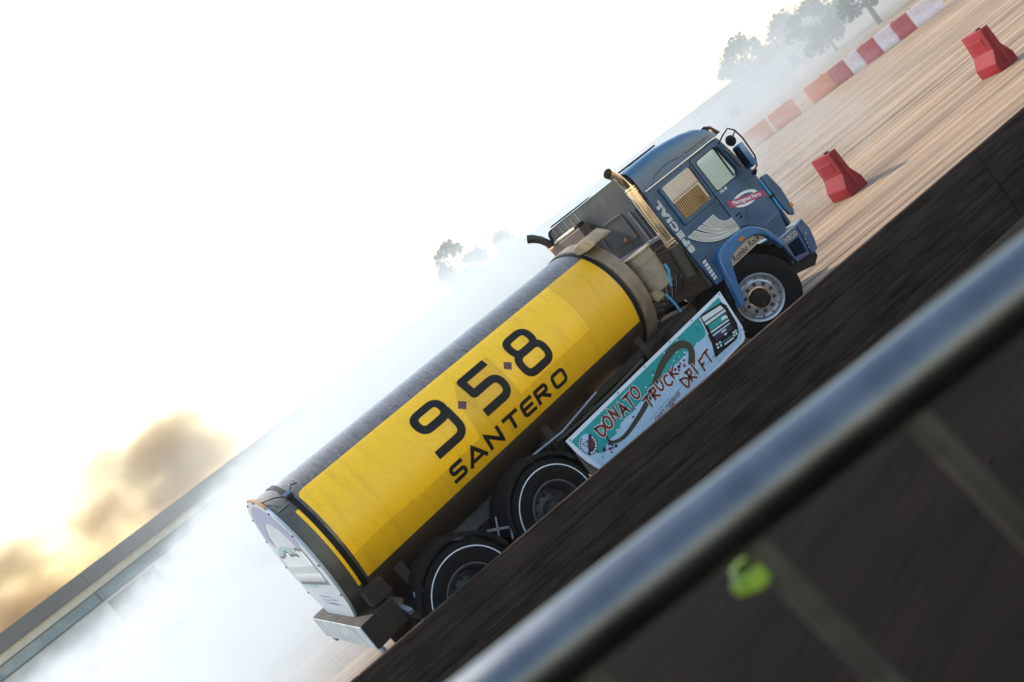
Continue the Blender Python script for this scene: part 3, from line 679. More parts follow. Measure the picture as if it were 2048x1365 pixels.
# bright ribbed mud flap between board and wheel
b = B()
for k in range(9): b.box(-3.93+.035*k, -3.905+.035*k, -1.16, -1.13, .30, .78-.05*k, .003)
b.put('ribbed_flap', M['tanpanel'], TR)
B().box(-6.52, -6.50, -1.22, -.8, .12, .62, .004).put('mud_flap', M['black'], TR)

# ================================================================== cab
mirror_m = mat('mirror_glass', (.06, .30, .45), .08, 1, .02, 3, rvar=0)
ARCH_O = [(-.57, .63), (-.47, 1.0), (-.40, 1.28), (-.34, 1.38), (-.25, 1.43), (.05, 1.445), (.30, 1.43), (.46, 1.385), (.58, 1.30), (.68, 1.20), (.76, 1.04), (.83, .84)]
ARCH_I = [(-.48, .62), (-.36, .9), (-.26, 1.10), (-.21, 1.19), (-.13, 1.24), (.05, 1.265), (.30, 1.265), (.44, 1.24), (.54, 1.18), (.63, 1.10), (.70, .97), (.76, .82)]
WIN = fillet([(.42, 2.56), (.86, 2.565), (.94, 2.53), (1.00, 2.12), (.94, 2.045), (.43, 2.05)], [.04, .05, .04, .05, .04, .05], True, 4)
LOU = fillet([(-.385, 2.03), (.275, 2.03), (.275, 2.585), (-.385, 2.585)], .02, True, 3)
SIDE = [(-.68, 2.67), (-.685, 2.2), (-.66, 1.5), (-.62, 1.08)]+[(-.47, 1.07)]+[(x+.02 if x < 0 else x-.01, z-.01) for x, z in ARCH_O[2:]]+[(1.12, .97), (1.2, 1.2), (1.27, 1.92), (1.06, 2.67)]
TH = .035
for left in (False, True):
    sp_ = panel('side_panel', [SIDE, WIN, LOU], YS, TH, M['blue'], TR, .006, left)
    DOOR = fillet([(.345, 2.635), (1.00, 2.635), (1.055, 2.50), (1.235, 1.93), (1.195, 1.225), (.72, 1.21), (.60, 1.33), (.47, 1.415), (.35, 1.455)], [.02, .06, .1, .04, .04, .02, .05, .02, .02], True, 4)
    dr = panel('door', [DOOR, WIN], YS-.013, .012, M['blue'], TR, .004, left)
    cdo = Vector((.78, 1.95)); panel('door_gap', [[Vector(p)+(Vector(p)-cdo).normalized()*.010 for p in DOOR], WIN], YS-.004, .004, M['ink'], dr, 0, left)
    sg = 1 if left else -1
    g_ = panel('window_glass', [fillet([(.40, 2.03), (1.02, 2.03), (.96, 2.58), (.40, 2.58)], .02)], YS+.018, .004, M['glass'], dr, 0, left)
    # rubber seal, divider
    out = fillet([(.42, 2.56), (.86, 2.565), (.94, 2.53), (1.00, 2.12), (.94, 2.045), (.43, 2.05)], [.04, .05, .04, .05, .04, .05], True, 4)
    c_ = Vector((.70, 2.3)); big = [Vector(p)+(Vector(p)-c_).normalized()*.018 for p in out]
    panel('window_seal', [big, out], YS-.017, .012, M['black'], dr, .002, left)
    panel('window_divider', [[(.885, 2.06), (.905, 2.06), (.905, 2.545), (.885, 2.55)]], YS-.006, .02, M['black'], dr, .002, left)
    panel('lower_crease', [[(.76, 1.205), (1.19, 1.222), (1.19, 1.242), (.76, 1.225)]], YS-.022, .012, M['blue_bright'], dr, .004, left)
    # handle
    h0 = panel('door_handle', [fillet([(.405, 1.52), (.55, 1.515), (.565, 1.635), (.42, 1.64)], .015)], YS-.017, .008, M['blue_bright'], dr, .003, left)
    panel('handle_recess_shade', [fillet([(.42, 1.59), (.535, 1.587), (.54, 1.622), (.43, 1.626)], .01)], YS-.020, .004, M['ink'], dr, .001, left)  # black plates paint the shade inside the handle and lock recesses
    panel('lock_recess_shade', [fillet([(.46, 1.53), (.53, 1.528), (.535, 1.57), (.47, 1.573)], .01)], YS-.020, .004, M['ink'], dr, .001, left)
    panel('lock_recess_shade', [fillet([(.425, 1.535), (.45, 1.534), (.45, 1.56), (.425, 1.56)], .01)], YS-.020, .004, M['ink'], dr, .001, left)
    # belt crease on the rear of the side
    panel('belt_crease', [[(-.55, 1.925), (.33, 1.915), (.33, 1.945), (-.55, 1.955)]], YS-.008, .01, M['blue'], sp_, .004, left)
    panel('sill_seam', [[(-.60, 1.465), (-.30, 1.455), (-.30, 1.461), (-.60, 1.471)]], YS-.0012, .002, M['ink'], sp_, 0, left)
    # louvred sleeper window
    fr = panel('louvre_frame', [fillet([(-.45, 1.985), (.30, 1.985), (.30, 2.615), (-.45, 2.615)], .025, True, 3), LOU], YS-.028, .028, M['blue'], TR, .006, left)
    for k in range(17):
        xk = -.37+.0395*k
        me = B().box(-.0088, .0088, -.002, .002, 2.035, 2.58).mesh('slat', None); me.transform(Matrix.Translation((xk, sg*1.195, 0)) @ Matrix.Rotation(radians(22)*sg, 4, 'Z')); put('slat', me, M['gold'], fr)
    B().tube([(-.38, sg*1.222, 2.345), (.275, sg*1.222, 2.345)], .004, 6).put('slat_wire', M['black'], fr)
    for bx_, bz_ in ((-.43, 2.59), (.285, 2.59), (-.43, 2.01), (.285, 2.01)): B().cyl((bx_, sg*1.228, bz_), (bx_, sg*1.236, bz_), .008, seg=8).put('screw', M['ink'], fr)
    # drip rail
    B().tube([(-.66, sg*1.212, 2.685), (.3, sg*1.215, 2.678), (1.0, sg*1.21, 2.668), (1.07, sg*1.19, 2.64), (1.16, sg*1.19, 2.3), (1.26, sg*1.19, 1.95)], .013, 8).put('drip_rail', M['chrome'] if not left else M['black'], TR)
    # wheel-arch flare
    fl = panel('wheel_arch', [ARCH_O+ARCH_I[::-1]], YS-.075, .09, M['blue_bright'], TR, .02, left)
    pl_ = panel('arch_plate', [fillet([(-.235, 1.115), (.625, 1.105), (.54, 1.19), (.44, 1.248), (.30, 1.272), (.05, 1.272), (-.13, 1.245), (-.2, 1.2)], .01)], YS-.030, .006, M['tanpanel'], TR, .001, left)
    B().box(.12, .245, sg*1.279-.008, sg*1.279+.008, 1.30, 1.345, .006).put('marker_lamp', M['amber'], TR)
    if not left:
        me = text_mesh('arch_lettering', 'Rombo Rock', .135, .002, .0012, shear=.12, sx=.93); side(me, YS-.032, .19, 1.175); put('arch_lettering', me, M['ink'], pl_)
    # step well between arch and bumper
    st = panel('step_box', [fillet([(.80, .93), (1.27, .895), (1.165, .455), (.85, .495)], .015), fillet([(.90, .775), (1.185, .755), (1.135, .50), (.875, .57)], .015)], YS-.03, .04, M['blue'], TR, .006, left)
    b = B(); b.box(.86, 1.24, sg*1.12-.10, sg*1.12+.10, .905, .935, .004); b.put('step_tread', M['checker'], st)
    b = B(); b.box(.88, 1.15, sg*1.10-.10, sg*1.10+.10, .485, .505, .004); b.put('step_tread', M['checker'], st)
    b = B(); b.box(.86, 1.2, sg*.98-.01, sg*.98+.01, .46, .9); b.put('step_back', M['ink'], st)
    if not left:
        me = text_mesh('step_lettering', 'IVECO', .105, .004, .003, space=1.12, sx=1.0); side(me, YS-.032, 1.04, .835, rot=radians(-4)); put('step_lettering', me, mat('gold_lettering', (.42, .33, .24), .5), st)
    # corner deflector
    df = panel('corner_deflector', [fillet([(1.265, 1.80), (1.42, 1.775), (1.48, 1.46), (1.43, 1.12), (1.38, 1.03), (1.30, 1.10), (1.275, 1.22)], .03)], YS-.05, .05, M['blue'], TR, .012, left)
    panel('lit_deflector_edge', [[(1.225, 1.76), (1.262, 1.77), (1.262, 1.49), (1.225, 1.49)]], YS-.03, .02, M['cyan'], df, .003, left)  # cyan strips paint the lit inner edge of the deflector
    panel('lit_deflector_edge', [[(1.225, 1.44), (1.262, 1.44), (1.262, 1.20), (1.225, 1.22)]], YS-.03, .02, M['cyan'], df, .003, left)
    B().box(1.21, 1.29, sg*1.235-.02, sg*1.235+.02, 1.445, 1.485, .005).put('deflector_clip', M['black'], df)
    B().box(1.40, 1.47, sg*1.252-.006, sg*1.252+.006, 1.15, 1.21, .004).put('side_indicator', M['amber'], df)
    B().box(1.18, 1.28, sg*1.2-.03, sg*1.2+.03, 1.86, 1.915, .015).put('corner_cap', M['blue_bright'], TR)
    # bumper corner
    bc = panel('bumper_corner', [fillet([(1.285, .90), (1.45, .925), (1.475, .72), (1.42, .55), (1.35, .42), (1.19, .42)], .025)], YS-.04, .16, M['blue'], TR, .015, left)
    panel('bumper_catch', [fillet([(1.31, .735), (1.35, .74), (1.35, .70), (1.31, .695)], .01)], YS-.046, .008, M['zinc'], bc, .002, left)
    for bx_, bz_ in ((1.225, .60), (1.20, .535), (1.255, .66)): B().cyl((bx_, sg*1.238, bz_), (bx_, sg*1.246, bz_), .007, seg=8).put('bolt', M['white_line'], bc)
    panel('bumper_valance', [fillet([(.66, .56), (.85, .49), (1.17, .45), (1.35, .43), (1.33, .33), (1.17, .255), (.65, .40)], .02)], YS+.02, .10, M['black'], TR, .01, left)
    # mirrors
    mr_ = B().tube([(1.02, sg*1.21, 2.56), (1.08, sg*1.30, 2.62), (1.16, sg*1.38, 2.66), (1.21, sg*1.42, 2.58), (1.25, sg*1.42, 2.42), (1.26, sg*1.40, 2.1), (1.27, sg*1.32, 1.97), (1.25, sg*1.23, 1.92)], .012, 8).put('mirror_arm', M['black'], TR)
    B().box(1.075, 1.20, sg*1.36-.075, sg*1.36+.075, 2.0, 2.39, .03, seg=3).put('mirror_housing', M['blue_bright'], mr_)
    B().box(1.065, 1.075, sg*1.36-.062, sg*1.36+.062, 2.02, 2.37, .003).put('mirror_glass', mirror_m, mr_)
    b = B(); b.lathe([(-.035, 0), (-.035, .06), (0, .085), (.03, .08), (.045, .0)], 'x', (1.10, sg*1.34, 2.49), 24); b.put('mirror_housing', M['black'], mr_)
    B().cyl((1.21, sg*1.41, 2.56), (1.12, sg*1.35, 2.5), .010, seg=8).put('mirror_bracket', M['black'], mr_)
    B().cyl((1.14, sg*1.35, 1.94), (1.14, sg*1.30, 1.90), .035, seg=12).put('mirror_bracket', M['black'], mr_)
    B().tube([(1.0, sg*1.20, 2.44), (1.02, sg*1.235, 2.40), (1.04, sg*1.24, 2.25), (1.06, sg*1.24, 2.1)], .010, 8).put('grab_bar', M['black'], TR)

# lettering and stripes on the right side
right_panel = [o for o in TR.children if o.name.startswith('side_panel')][0]
right_door = [o for o in TR.children if o.name.startswith('door') and 'handle' not in o.name][0]
for nm, mm, bold, off in (('name_outline', M['letterwhite'], .009, .0015), ('name_lettering', M['silver'], .002, .003)):
    me = text_mesh(nm, 'SPECIAL', .135, .001, bold, space=1.25, sx=1.42); side(me, YS-off, -.60, 2.06, rot=pi/2); put(nm, me, mm, right_panel)
for k in range(6):
    z_ = 1.43-.052*k; x_ = -.555-.004*k
    me = plate_mesh('small_bar', [[(x_-.035, z_-.016), (x_+.035, z_-.012), (x_+.035, z_+.02), (x_-.035, z_+.016)], [(x_-.012, z_-.004), (x_+.012, z_-.004), (x_+.012, z_+.004), (x_-.012, z_+.004)]], .001); side(me, YS-.0015); put('small_bar', me, M['letterwhite'], right_panel)
def bez(p0, p1, p2, n=14): return [Vector(p0)*(1-t)**2+Vector(p1)*2*t*(1-t)+Vector(p2)*t*t for t in [k/n for k in range(n+1)]]
edges = [(-.53, 1.445, -.28, 1.47), (-.475, 1.462, -.23, 1.49), (-.44, 1.475, -.20, 1.50), (-.36, 1.50, -.10, 1.52), (-.305, 1.51, -.06, 1.525), (-.205, 1.535, .0, 1.545), (-.165, 1.545, .02, 1.55), (.085, 1.63, .12, 1.62)]
curv = [bez((x, 1.835), (cx, cz), (.335, ze)) for x, ze, cx, cz in edges]
for k in range(4):
    outl = curv[2*k]+curv[2*k+1][::-1]
    c0 = Vector((0, 0))
    me = strokes_mesh('stripe_edge', [(outl, True)], .016, lambda a, c: (a, YS-.0148, c), 1); put('stripe_edge', me, M['letterwhite'], right_door if k > 9 else right_panel)
    me = plate_mesh('stripe', [outl], .001); side(me, YS-.0155); put('stripe', me, M['silver'], right_panel)
me = plate_mesh('logo_oval', [[Vector((.79+.275*cos(t), 1.705+.105*sin(t)-.04*cos(t))) for t in [2*pi*k/48 for k in range(48)]], [Vector((.79+.20*cos(t), 1.705+.068*sin(t)-.03*cos(t))) for t in [2*pi*k/48 for k in range(48)]]], .002); side(me, YS-.0145); put('logo_oval', me, M['letterwhite'], right_door)
me = plate_mesh('logo_band', [[(.43, 1.745), (1.155, 1.535), (1.185, 1.625), (.455, 1.845)]], .002); side(me, YS-.0165); put('logo_band', me, M['magenta'], right_door)
ra = atan2(1.535-1.745, 1.155-.43)
me = text_mesh('logo_lettering', 'Maccagnani Ferro', .088, .001, .0022, sx=.96); side(me, YS-.0185, .805, 1.69, rot=ra); put('logo_lettering', me, M['letterwhite'], right_door)
me = text_mesh('model_lettering', '190-48', .062, .001, .001, sx=1.0); side(me, YS-.0145, .53, 2.005, rot=-.01); put('model_lettering', me, M['letterwhite'], right_door)

# back wall with pressed ribs
YZ = Matrix(((0, 0, -1, 0), (-1, 0, 0, 0), (0, 1, 0, 0), (0, 0, 0, 1)))   # drawing (a, b) -> y = -a, z = b, facing -x
def back(name, outl, x, th, m, parent, bev=0):
    me = plate_mesh(name, outl, th, bev); me.transform(Matrix.Translation((x+th/2, 0, 0)) @ YZ); smooth(me, 30); return put(name, me, m, parent)
bw = back('back_wall', [fillet([(-1.16, 1.1), (1.16, 1.1), (1.17, 2.7), (1.08, 3.02), (.95, 3.085), (-.95, 3.085), (-1.08, 3.02), (-1.17, 2.7)], .04)], -.685, .04, M['blue_dirty'], TR, .006)
def rrect(a0, a1, b0, b1, r=.03): return fillet([(a0, b0), (a1, b0), (a1, b1), (a0, b1)], r, True, 3)
for nm, a0, a1, b0, b1 in (('pressed_panel', -.11, .58, 2.23, 2.66), ('pressed_panel', -.95, -.25, 2.23, 2.66)):
    back(nm, [rrect(a0, a1, b0, b1), rrect(a0+.035, a1-.035, b0+.035, b1-.035)], -.697, .012, M['blue_dirty'], bw, .005)
for y0 in (.74, .85, -.85):
    back('pressed_rib', [rrect(y0-.022, y0+.022, 2.07, 2.59, .015)], -.70, .016, mat('dusty_rib', (.10, .11, .14), .5, 0, .2, 9) if y0 == .74 else M['blue_dirty'], bw, .006)
back('cross_rail', [rrect(-.9, 1.12, 2.04, 2.10, .02)], -.715, .03, M['zinc'], bw, .006)
back('lower_cover', [rrect(-1.1, 1.13, 1.12, 1.88, .04)], -.72, .034, M['chassis'], bw, .008)
back('cross_rail', [rrect(-1.1, 1.12, 1.90, 1.95, .02)], -.715, .03, M['chassis'], bw, .006)
for k in range(5): back('pressed_rib', [rrect(-.95+.17*k, -.935+.17*k, 2.75, 3.05, .005)], -.692, .007, M['zinc'], bw, .002)
B().box(-.90, -.70, .12, 1.05, 2.66, 2.84, .01).put('shelf_box', mat('brown_box', (.10, .06, .045), .7, 0, .25, 5), TR)
B().box(-.88, -.72, .25, .88, 2.86, 2.90, .006).put('lamp_bar', M['chrome'], TR)
B().cyl((-.74, .18, 2.87), (-.86, .18, 2.87), .035, seg=12).put('work_lamp', M['black'], TR)
b = B(); b.lathe([(-.712, 0), (-.708, .026), (-.697, .03)], 'x', (0, -.33, 2.29), 20); b.put('reflector', M['amber'], bw)

# roof cap
secs = [(-.69, 3.085), (-.3, 3.10), (0, 3.10), (.3, 3.08), (.6, 3.04), (.85, 2.98), (1.0, 2.90), (1.09, 2.80), (1.12, 2.70)]
rb = bmesh.new(); rings = []
for x, zt in secs:
    h = zt-2.672; pts = []
    n = 10
    half = []
    for k in range(n+1):
        t = k/n*pi/2; ex = .45
        half.append((1.195-.30*(1-cos(t)**.7 if False else 1-max(0, cos(t))**ex), 2.672+h*max(0, sin(t))**ex))
    prof = [(-y, z) for y, z in half]+[(y, z) for y, z in half[::-1]]
    rings.append([rb.verts.new((x, y, z)) for y, z in prof])
for A_, B_ in zip(rings, rings[1:]):
    for k in range(len(A_)-1): rb.faces.new((A_[k], A_[k+1], B_[k+1], B_[k]))
rb.faces.new(rings[-1]); bmesh.ops.recalc_face_normals(rb, faces=rb.faces[:])
me = bpy.data.meshes.new('roof'); rb.to_mesh(me); rb.free(); smooth(me, 40); roof = put('roof', me, M['blue'], TR)
for sy in (-1, 1):
    B().tube([(.17, sy*1.03, 3.06), (.28, sy*1.15, 2.93), (.39, sy*1.197, 2.77), (.42, sy*1.199, 2.755), (.95, sy*1.199, 2.745)], .004, 6).put('panel_seam', M['ink'], roof)
    B().tube([(-.05+.40*cos(pi-pi*q/16), sy*1.1935, 2.705+.10*sin(pi*q/16)) for q in range(17)], [.003+.009*sin(pi*q/16) for q in range(17)], 8).put('pressed_ridge', M['blue'], roof)
    B().tube([(-.60, sy*1.06, 3.045), (-.59, sy*1.17, 2.9), (-.58, sy*1.20, 2.69)], .011, 8).put('pressed_ridge', M['blue'], roof)
B().box(-.70, .25, -.96, -.90, 3.10, 3.125, .006).put('roof_rail', M['black'], roof)
B().box(-.70, .25, .90, .96, 3.10, 3.125, .006).put('roof_rail', M['black'], roof)
# sun visor
vb = B()
pr = [(1.02, 2.90), (1.16, 2.84), (1.26, 2.68), (1.245, 2.675), (1.15, 2.82), (1.02, 2.88)]
me = plate_mesh('sun_visor', [pr], 2.3, 0); me.transform(RX); put('sun_visor', me, M['visor'], TR)
for sy in (-1, 1):
    B().box(1.02, 1.09, sy*1.12-.03, sy*1.12+.03, 2.82, 2.88, .01).put('visor_bracket', M['black'], TR)
    B().box(1.07, 1.12, sy*1.155-.006, sy*1.155+.006, 2.74, 2.80, .004).put('visor_clip', M['chrome'], TR)
# front of the cab
fm = plate_mesh('front_panel', [rrect(-1.17, 1.17, .95, 1.93, .06)], .06, .01); fm.transform(Matrix.Translation((1.28, 0, 0)) @ YZ); front = put('front_panel', fm, M['blue'], TR)
for k in range(7): B().box(1.315, 1.345, -.75, .75, 1.12+.09*k, 1.165+.09*k, .008).put('grille_slat', M['black'], front)
b = B(); b.poly([(1.30, -1.12, 1.93), (1.30, 1.12, 1.93), (1.09, 1.1, 2.68), (1.09, -1.1, 2.68)]); b.put('windscreen', M['glass'], TR, None)
b = B(); b.box(1.25, 1.46, -1.14, 1.14, .42, .91, .03, seg=2); bmp = b.put('bumper', M['blue'], TR)
for sy in (-1, 1):
    for dy in (0, .2): b = B(); b.lathe([(.0, .0), (.006, .07), (-.01, .085)], 'x', (1.462, sy*(.75+dy), .68), 24); b.put('headlight', M['alu'], bmp)
# cab floor, inner arch, seats, wheel
B().box(-.66, 1.2, -1.14, 1.14, 1.28, 1.36, .01).put('cab_floor', M['black'], TR)
for sy in (-1, 1):
    b = B(); b.lathe([(-.33, .70), (.33, .70)], 'y', (.12, sy*.83, .50), 24, radians(-5), radians(185)); b.put('wheel_well', M['ink'], TR)
    B().box(-.1, .42, sy*.62-.25, sy*.62+.25, 1.37, 1.72, .05, seg=2).put('seat', M['seat'], TR)
    B().box(-.22, -.08, sy*.62-.25, sy*.62+.25, 1.6, 2.3, .05, seg=2).put('seat', M['seat'], TR)
B().box(1.0, 1.24, -1.12, 1.12, 1.5, 1.98, .06, seg=2).put('dashboard', M['seat'], TR)
B().box(-.66, -.64, -1.14, 1.14, 1.37, 2.05, 0).put('bunk_panel', M['seat'], TR)
b = B(); sw = [(Vector((.88, .62, 1.98))+Vector((cos(t)*.1, sin(t)*.24, cos(t)*.22))) for t in [2*pi*k/28 for k in range(28)]]; b.tube(sw, .014, 8, True); b.put('steering_wheel', M['black'], TR)
B().tube([(.86, .62, 1.97), (1.05, .62, 1.8)], .03, 8).put('steering_column', M['black'], TR)
B().box(-.45, .33, -1.08, -1.06, 1.4, 2.30, .004).put('window_blackout', M['seat'], TR)  # dark sheet added inside to darken the lower part of the louvre window
B().box(-.64, 1.1, -1.0, 1.0, 2.64, 2.66).put('headliner', M['seat'], TR)

# exhaust stacks
for sy in (-1, 1):
    y = sy*1.13
    st = B().cyl((-.775, y, 1.90), (-.775, y, 2.80), .072, seg=28).put('exhaust_stack', M['chrome'], TR)
    B().tube([(-.775, y, 2.80), (-.78, y, 2.87), (-.80, y, 2.95), (-.85, y*1.02, 3.05), (-.93, y*1.05, 3.14), (-1.0, y*1.08, 3.19)], [.06, .06, .06, .062, .066, .07], 18, caps=False).put('exhaust_tip', M['chrome'] if sy < 0 else M['chrome_dull'], st)
    for z_ in (1.88, 1.915, 1.95, 2.785, 2.82, 2.855): B().lathe([(-.012, .074), (-.012, .083), (.012, .083), (.012, .074)], 'y', (0, 0, 0), 28).bm.free()
    for z_ in (1.875, 1.915, 1.955, 2.77, 2.81, 2.85):
        rg = B(); rg.cyl((-.775, y, z_-.011), (-.775, y, z_+.011), .084, seg=28); rg.put('clamp', M['chrome'], st)
    B().cyl((-.775, y, 1.86), (-.86, y, 1.40), .095, .085, 24).put('exhaust_elbow', M['chrome_dull'], st)
    B().box(-.72, -.665, y-.02, y+.02, 2.6, 2.66).put('stack_bracket', M['black'], st)
# air filter canister
af = B(); af.lathe([(1.50, .0), (1.50, .19), (1.52, .205), (1.72, .21), (1.725, .216), (1.745, .216), (1.75, .21), (1.93, .21), (1.935, .218), (1.955, .218), (1.96, .21), (2.06, .208), (2.075, .222), (2.10, .222), (2.105, .205), (2.085, .15), (2.075, 0)], 'y', (0, 0, 0), 40)
me = af.mesh('air_filter'); me.transform(Matrix(((1, 0, 0, 0), (0, 0, -1, 0), (0, 1, 0, 0), (0, 0, 0, 1)))); me.transform(Matrix.Translation((-1.1, -.80, 0))); put('air_filter', me, M['beige'], TR)
B().lathe([(0, .19), (.012, .2), (.012, .208), (0, .215)], 'y', (0, 0, 0), 36).bm.free()

# ================================================================== advertising board on the side
BD = -1.25
board = panel('advert_board', [[(-3.98, 1.012), (-3.965, .82), (-3.93, .66), (-3.86, .48), (-3.78, .30), (-.90, .275), (-.83, .30), (-.755, .43), (-.70, 1.0)]], BD, .012, mat('white_board', (.66, .67, .74), .45, 0, .05, 6), TR, .002)
P = {k: flat(k, c, .5) for k, c in dict(teal_print=(.006, .27, .27), sky_print=(.40, .52, .66), red_print=(.16, .022, .012), brown_print=(.035, .028, .018), navy_print=(.02, .008, .05), pink_print=(.28, .02, .16), cream_print=(.62, .62, .62), lime_print=(.45, .5, .12)).items()}
LAY = lambda k: BD-.0008-.0009*k
def pr_poly(name, outl, lay, m):
    me = plate_mesh(name, outl if isinstance(outl[0][0], (list, tuple, Vector)) else [outl], .0006); side(me, LAY(lay)); return put(name, me, m, board)
rj = random.Random(12)
def rag(a, c, n=14, amp=.02): return [(a[0]+(c[0]-a[0])*k/n+rj.uniform(-amp, amp)*.6, a[1]+(c[1]-a[1])*k/n+rj.uniform(-amp, amp)) for k in range(1, n)]
pr_poly('print_sky', [(-3.905, .80), (-3.84, .56), (-3.74, .33), (-.93, .31), (-.86, .335), (-.80, .45), (-.79, .72), (-1.3, .80)], 0, P['sky_print'])
pr_poly('print_teal', [(-3.93, .965), (-3.90, .78)]+rag((-3.90, .78), (-3.70, .60), 6, .01)+[(-3.70, .60)]+rag((-3.70, .60), (-3.15, .70), 12, .02)+[(-3.15, .70)]+rag((-3.15, .70), (-2.17, .72), 18, .018)+[(-2.17, .72)]+rag((-2.17, .72), (-1.36, .72), 16, .018)+[(-1.36, .72)]+rag((-1.36, .72), (-1.20, .86), 4, .01)+[(-1.20, .86), (-.84, .76), (-.80, .72), (-.785, .955)], 1, P['teal_print'])
def blot(cx, cz, r, m, lay, n=11): pr_poly('print_blot', [(cx+r*rj.uniform(.35, 1.1)*cos(2*pi*k/n), cz+r*rj.uniform(.35, 1.0)*sin(2*pi*k/n)) for k in range(n)], lay, m)
for k in range(34): blot(rj.uniform(-3.8, -1.0), rj.uniform(.74, .94), rj.uniform(.006, .022), P['navy_print'] if rj.random() < .55 else P['cream_print'], 2)
for k in range(16): blot(rj.uniform(-3.75, -3.45), rj.uniform(.52, .68), rj.uniform(.012, .04), rj.choice([P['pink_print'], P['navy_print'], P['teal_print']]), 2)
for k in range(16): blot(rj.uniform(-2.25, -1.75), rj.uniform(.62, .76), rj.uniform(.012, .04), rj.choice([P['pink_print'], P['navy_print'], P['cream_print']]), 2)
for k in range(10): blot(rj.uniform(-3.1, -2.6), rj.uniform(.60, .74), rj.uniform(.01, .03), rj.choice([P['pink_print'], P['teal_print']]), 2)
for k in range(6): pr_poly('print_line', [(-2.9+.38*k, .46-.012*k), (-2.45+.38*k, .475-.012*k), (-2.45+.38*k, .481-.012*k), (-2.9+.38*k, .464-.012*k)], 1, P['brown_print'])
for k in range(3): pr_poly('print_line', [(-1.45+.2*k, .39-.008*k), (-1.33+.2*k, .40-.008*k), (-1.33+.2*k, .412-.008*k), (-1.45+.2*k, .402-.008*k)], 1, P['lime_print'])
def fb(lay): return lambda a, c: (a, LAY(lay), c)
loop = [(-3.50, .72), (-3.53, .64), (-3.46, .575), (-3.30, .54), (-3.09, .57), (-2.86, .61), (-2.70, .66), (-2.46, .75), (-2.28, .83), (-2.11, .875), (-1.93, .895), (-1.79, .87), (-1.70, .80), (-1.69, .72), (-1.76, .64), (-1.85, .57)]
def smoothp(p, it=3):
    p = [Vector(q) for q in p]
    for _ in range(it):
        o = [p[0]]
        for a, c in zip(p, p[1:]): o += [a*.75+c*.25, a*.25+c*.75]
        p = o+[p[-1]]
    return p
lp = smoothp(loop)
vs, fs = [], []
n = len(lp)
for i, q in enumerate(lp):
    t_ = (lp[min(i+1, n-1)]-lp[max(i-1, 0)]).normalized(); nr = Vector((-t_.y, t_.x)); ww = .022+.085*min(1, i/n*1.6)
    for s_ in (-.5, .5): vs.append((q.x+nr.x*ww*s_, LAY(3), q.y+nr.y*ww*s_))
for i in range(n-1): fs.append((2*i, 2*i+2, 2*i+3, 2*i+1))
me = bpy.data.meshes.new('print_skid'); me.from_pydata(vs, [], fs); put('print_skid', me, P['brown_print'], board)
def hand(ch, x, z, w_, h_, sl=0):
    f = lambda a, c: (x+a*w_+c*sl*w_, z+c*h_)
    g = {'D': [[(0.05, 1.0), (.25, 0), (1, .35), (.95, .8), (0.0, .98)]], 'O': [[(.5, 1), (.1, .8), (.05, .3), (.4, 0), (.85, .2), (.95, .75), (.55, 1)]],
         'N': [[(.1, 0), (.2, 1), (.75, .05), (.9, 1)]], 'A': [[(0, 0), (.5, 1), (.95, 0)], [(.15, .38), (.95, .4)]], 'T': [[(-.05, .95), (1.1, 1)], [(.55, 1), (.45, 0)]],
         'R': [[(.15, 0), (.25, 1)], [(-.05, .95), (.85, .95), (.8, .6), (.2, .45), (1, 0)]], 'U': [[(.1, 1), (.1, .25), (.45, 0), (.85, .25), (.95, 1)]],
         'C': [[(.95, .85), (.5, 1), (.08, .65), (.15, .2), (.6, 0), (1, .2)]], 'K': [[(.15, 1), (.2, 0)], [(1, .9), (.25, .5), (1.05, .05)]],
         'I': [[(.5, 1), (.45, 0)]], 'F': [[(.1, 0), (.25, .95), (1.1, 1)], [(.15, .5), (.8, .55)]]}[ch]
    return [[f(*p) for p in q] for q in g]
def word(s, x0, x1, z0, z1, h_, slope=0):
    n = len(s); W_ = (x1-x0)/n; items = []
    for i, ch in enumerate(s):
        for q in hand(ch, x0+W_*i, z0+(z1-z0)*i/max(1, n-1)+.02*((i*7) % 3-1), W_*.86 if ch != 'I' else W_*.5, h_): items.append((smoothp(q, 1) if ch in 'OUCD' else q, False))
    put('print_outline', strokes_mesh('print_outline', items, .05, fb(4), 1), P['cream_print'], board)
    put('print_word', strokes_mesh('print_word', items, .032, fb(5), 1), P['red_print'], board)
word('DONATO', -3.58, -2.72, .735, .735, .165)
word('TRUCK', -2.78, -2.08, .575, .60, .15)
word('DRIFT', -2.15, -1.47, .40, .40, .165)
me = text_mesh('print_motto', 'cuori ruggenti', .105, .0006, .001, shear=.35, sx=.93); side(me, LAY(3), -2.55, .425, rot=.02); put('print_motto', me, P['red_print'], board)
# round emblem
EC = (-3.775, .795); ER = .128
circ = lambda r, a0=0, a1=2*pi, n=36: [(EC[0]+r*cos(a0+(a1-a0)*k/n), EC[1]+r*sin(a0+(a1-a0)*k/n)) for k in range(n+(0 if a1-a0 > 6.2 else 1))]
pr_poly('print_emblem', circ(ER), 3, P['sky_print'])
pr_poly('print_emblem_half', circ(ER, radians(-135), radians(45)), 4, P['navy_print'])
put('print_emblem_letters', strokes_mesh('print_emblem_letters', [([(-3.83, .85), (-3.80, .77), (-3.755, .83), (-3.83, .85)], False), ([(-3.76, .84), (-3.735, .76), (-3.69, .80), (-3.72, .83), (-3.76, .84)], False), ([(-3.80, .76), (-3.72, .74)], False)], .010, fb(5), 1), P['red_print'], board)
for k in range(9):
    t_ = radians(100+16*k); pr_poly('print_emblem_mark', [(EC[0]+r_*cos(t_+d_), EC[1]+r_*sin(t_+d_)) for r_, d_ in ((.098, 0), (.118, 0), (.118, .17), (.098, .17))], 5, P['navy_print'])
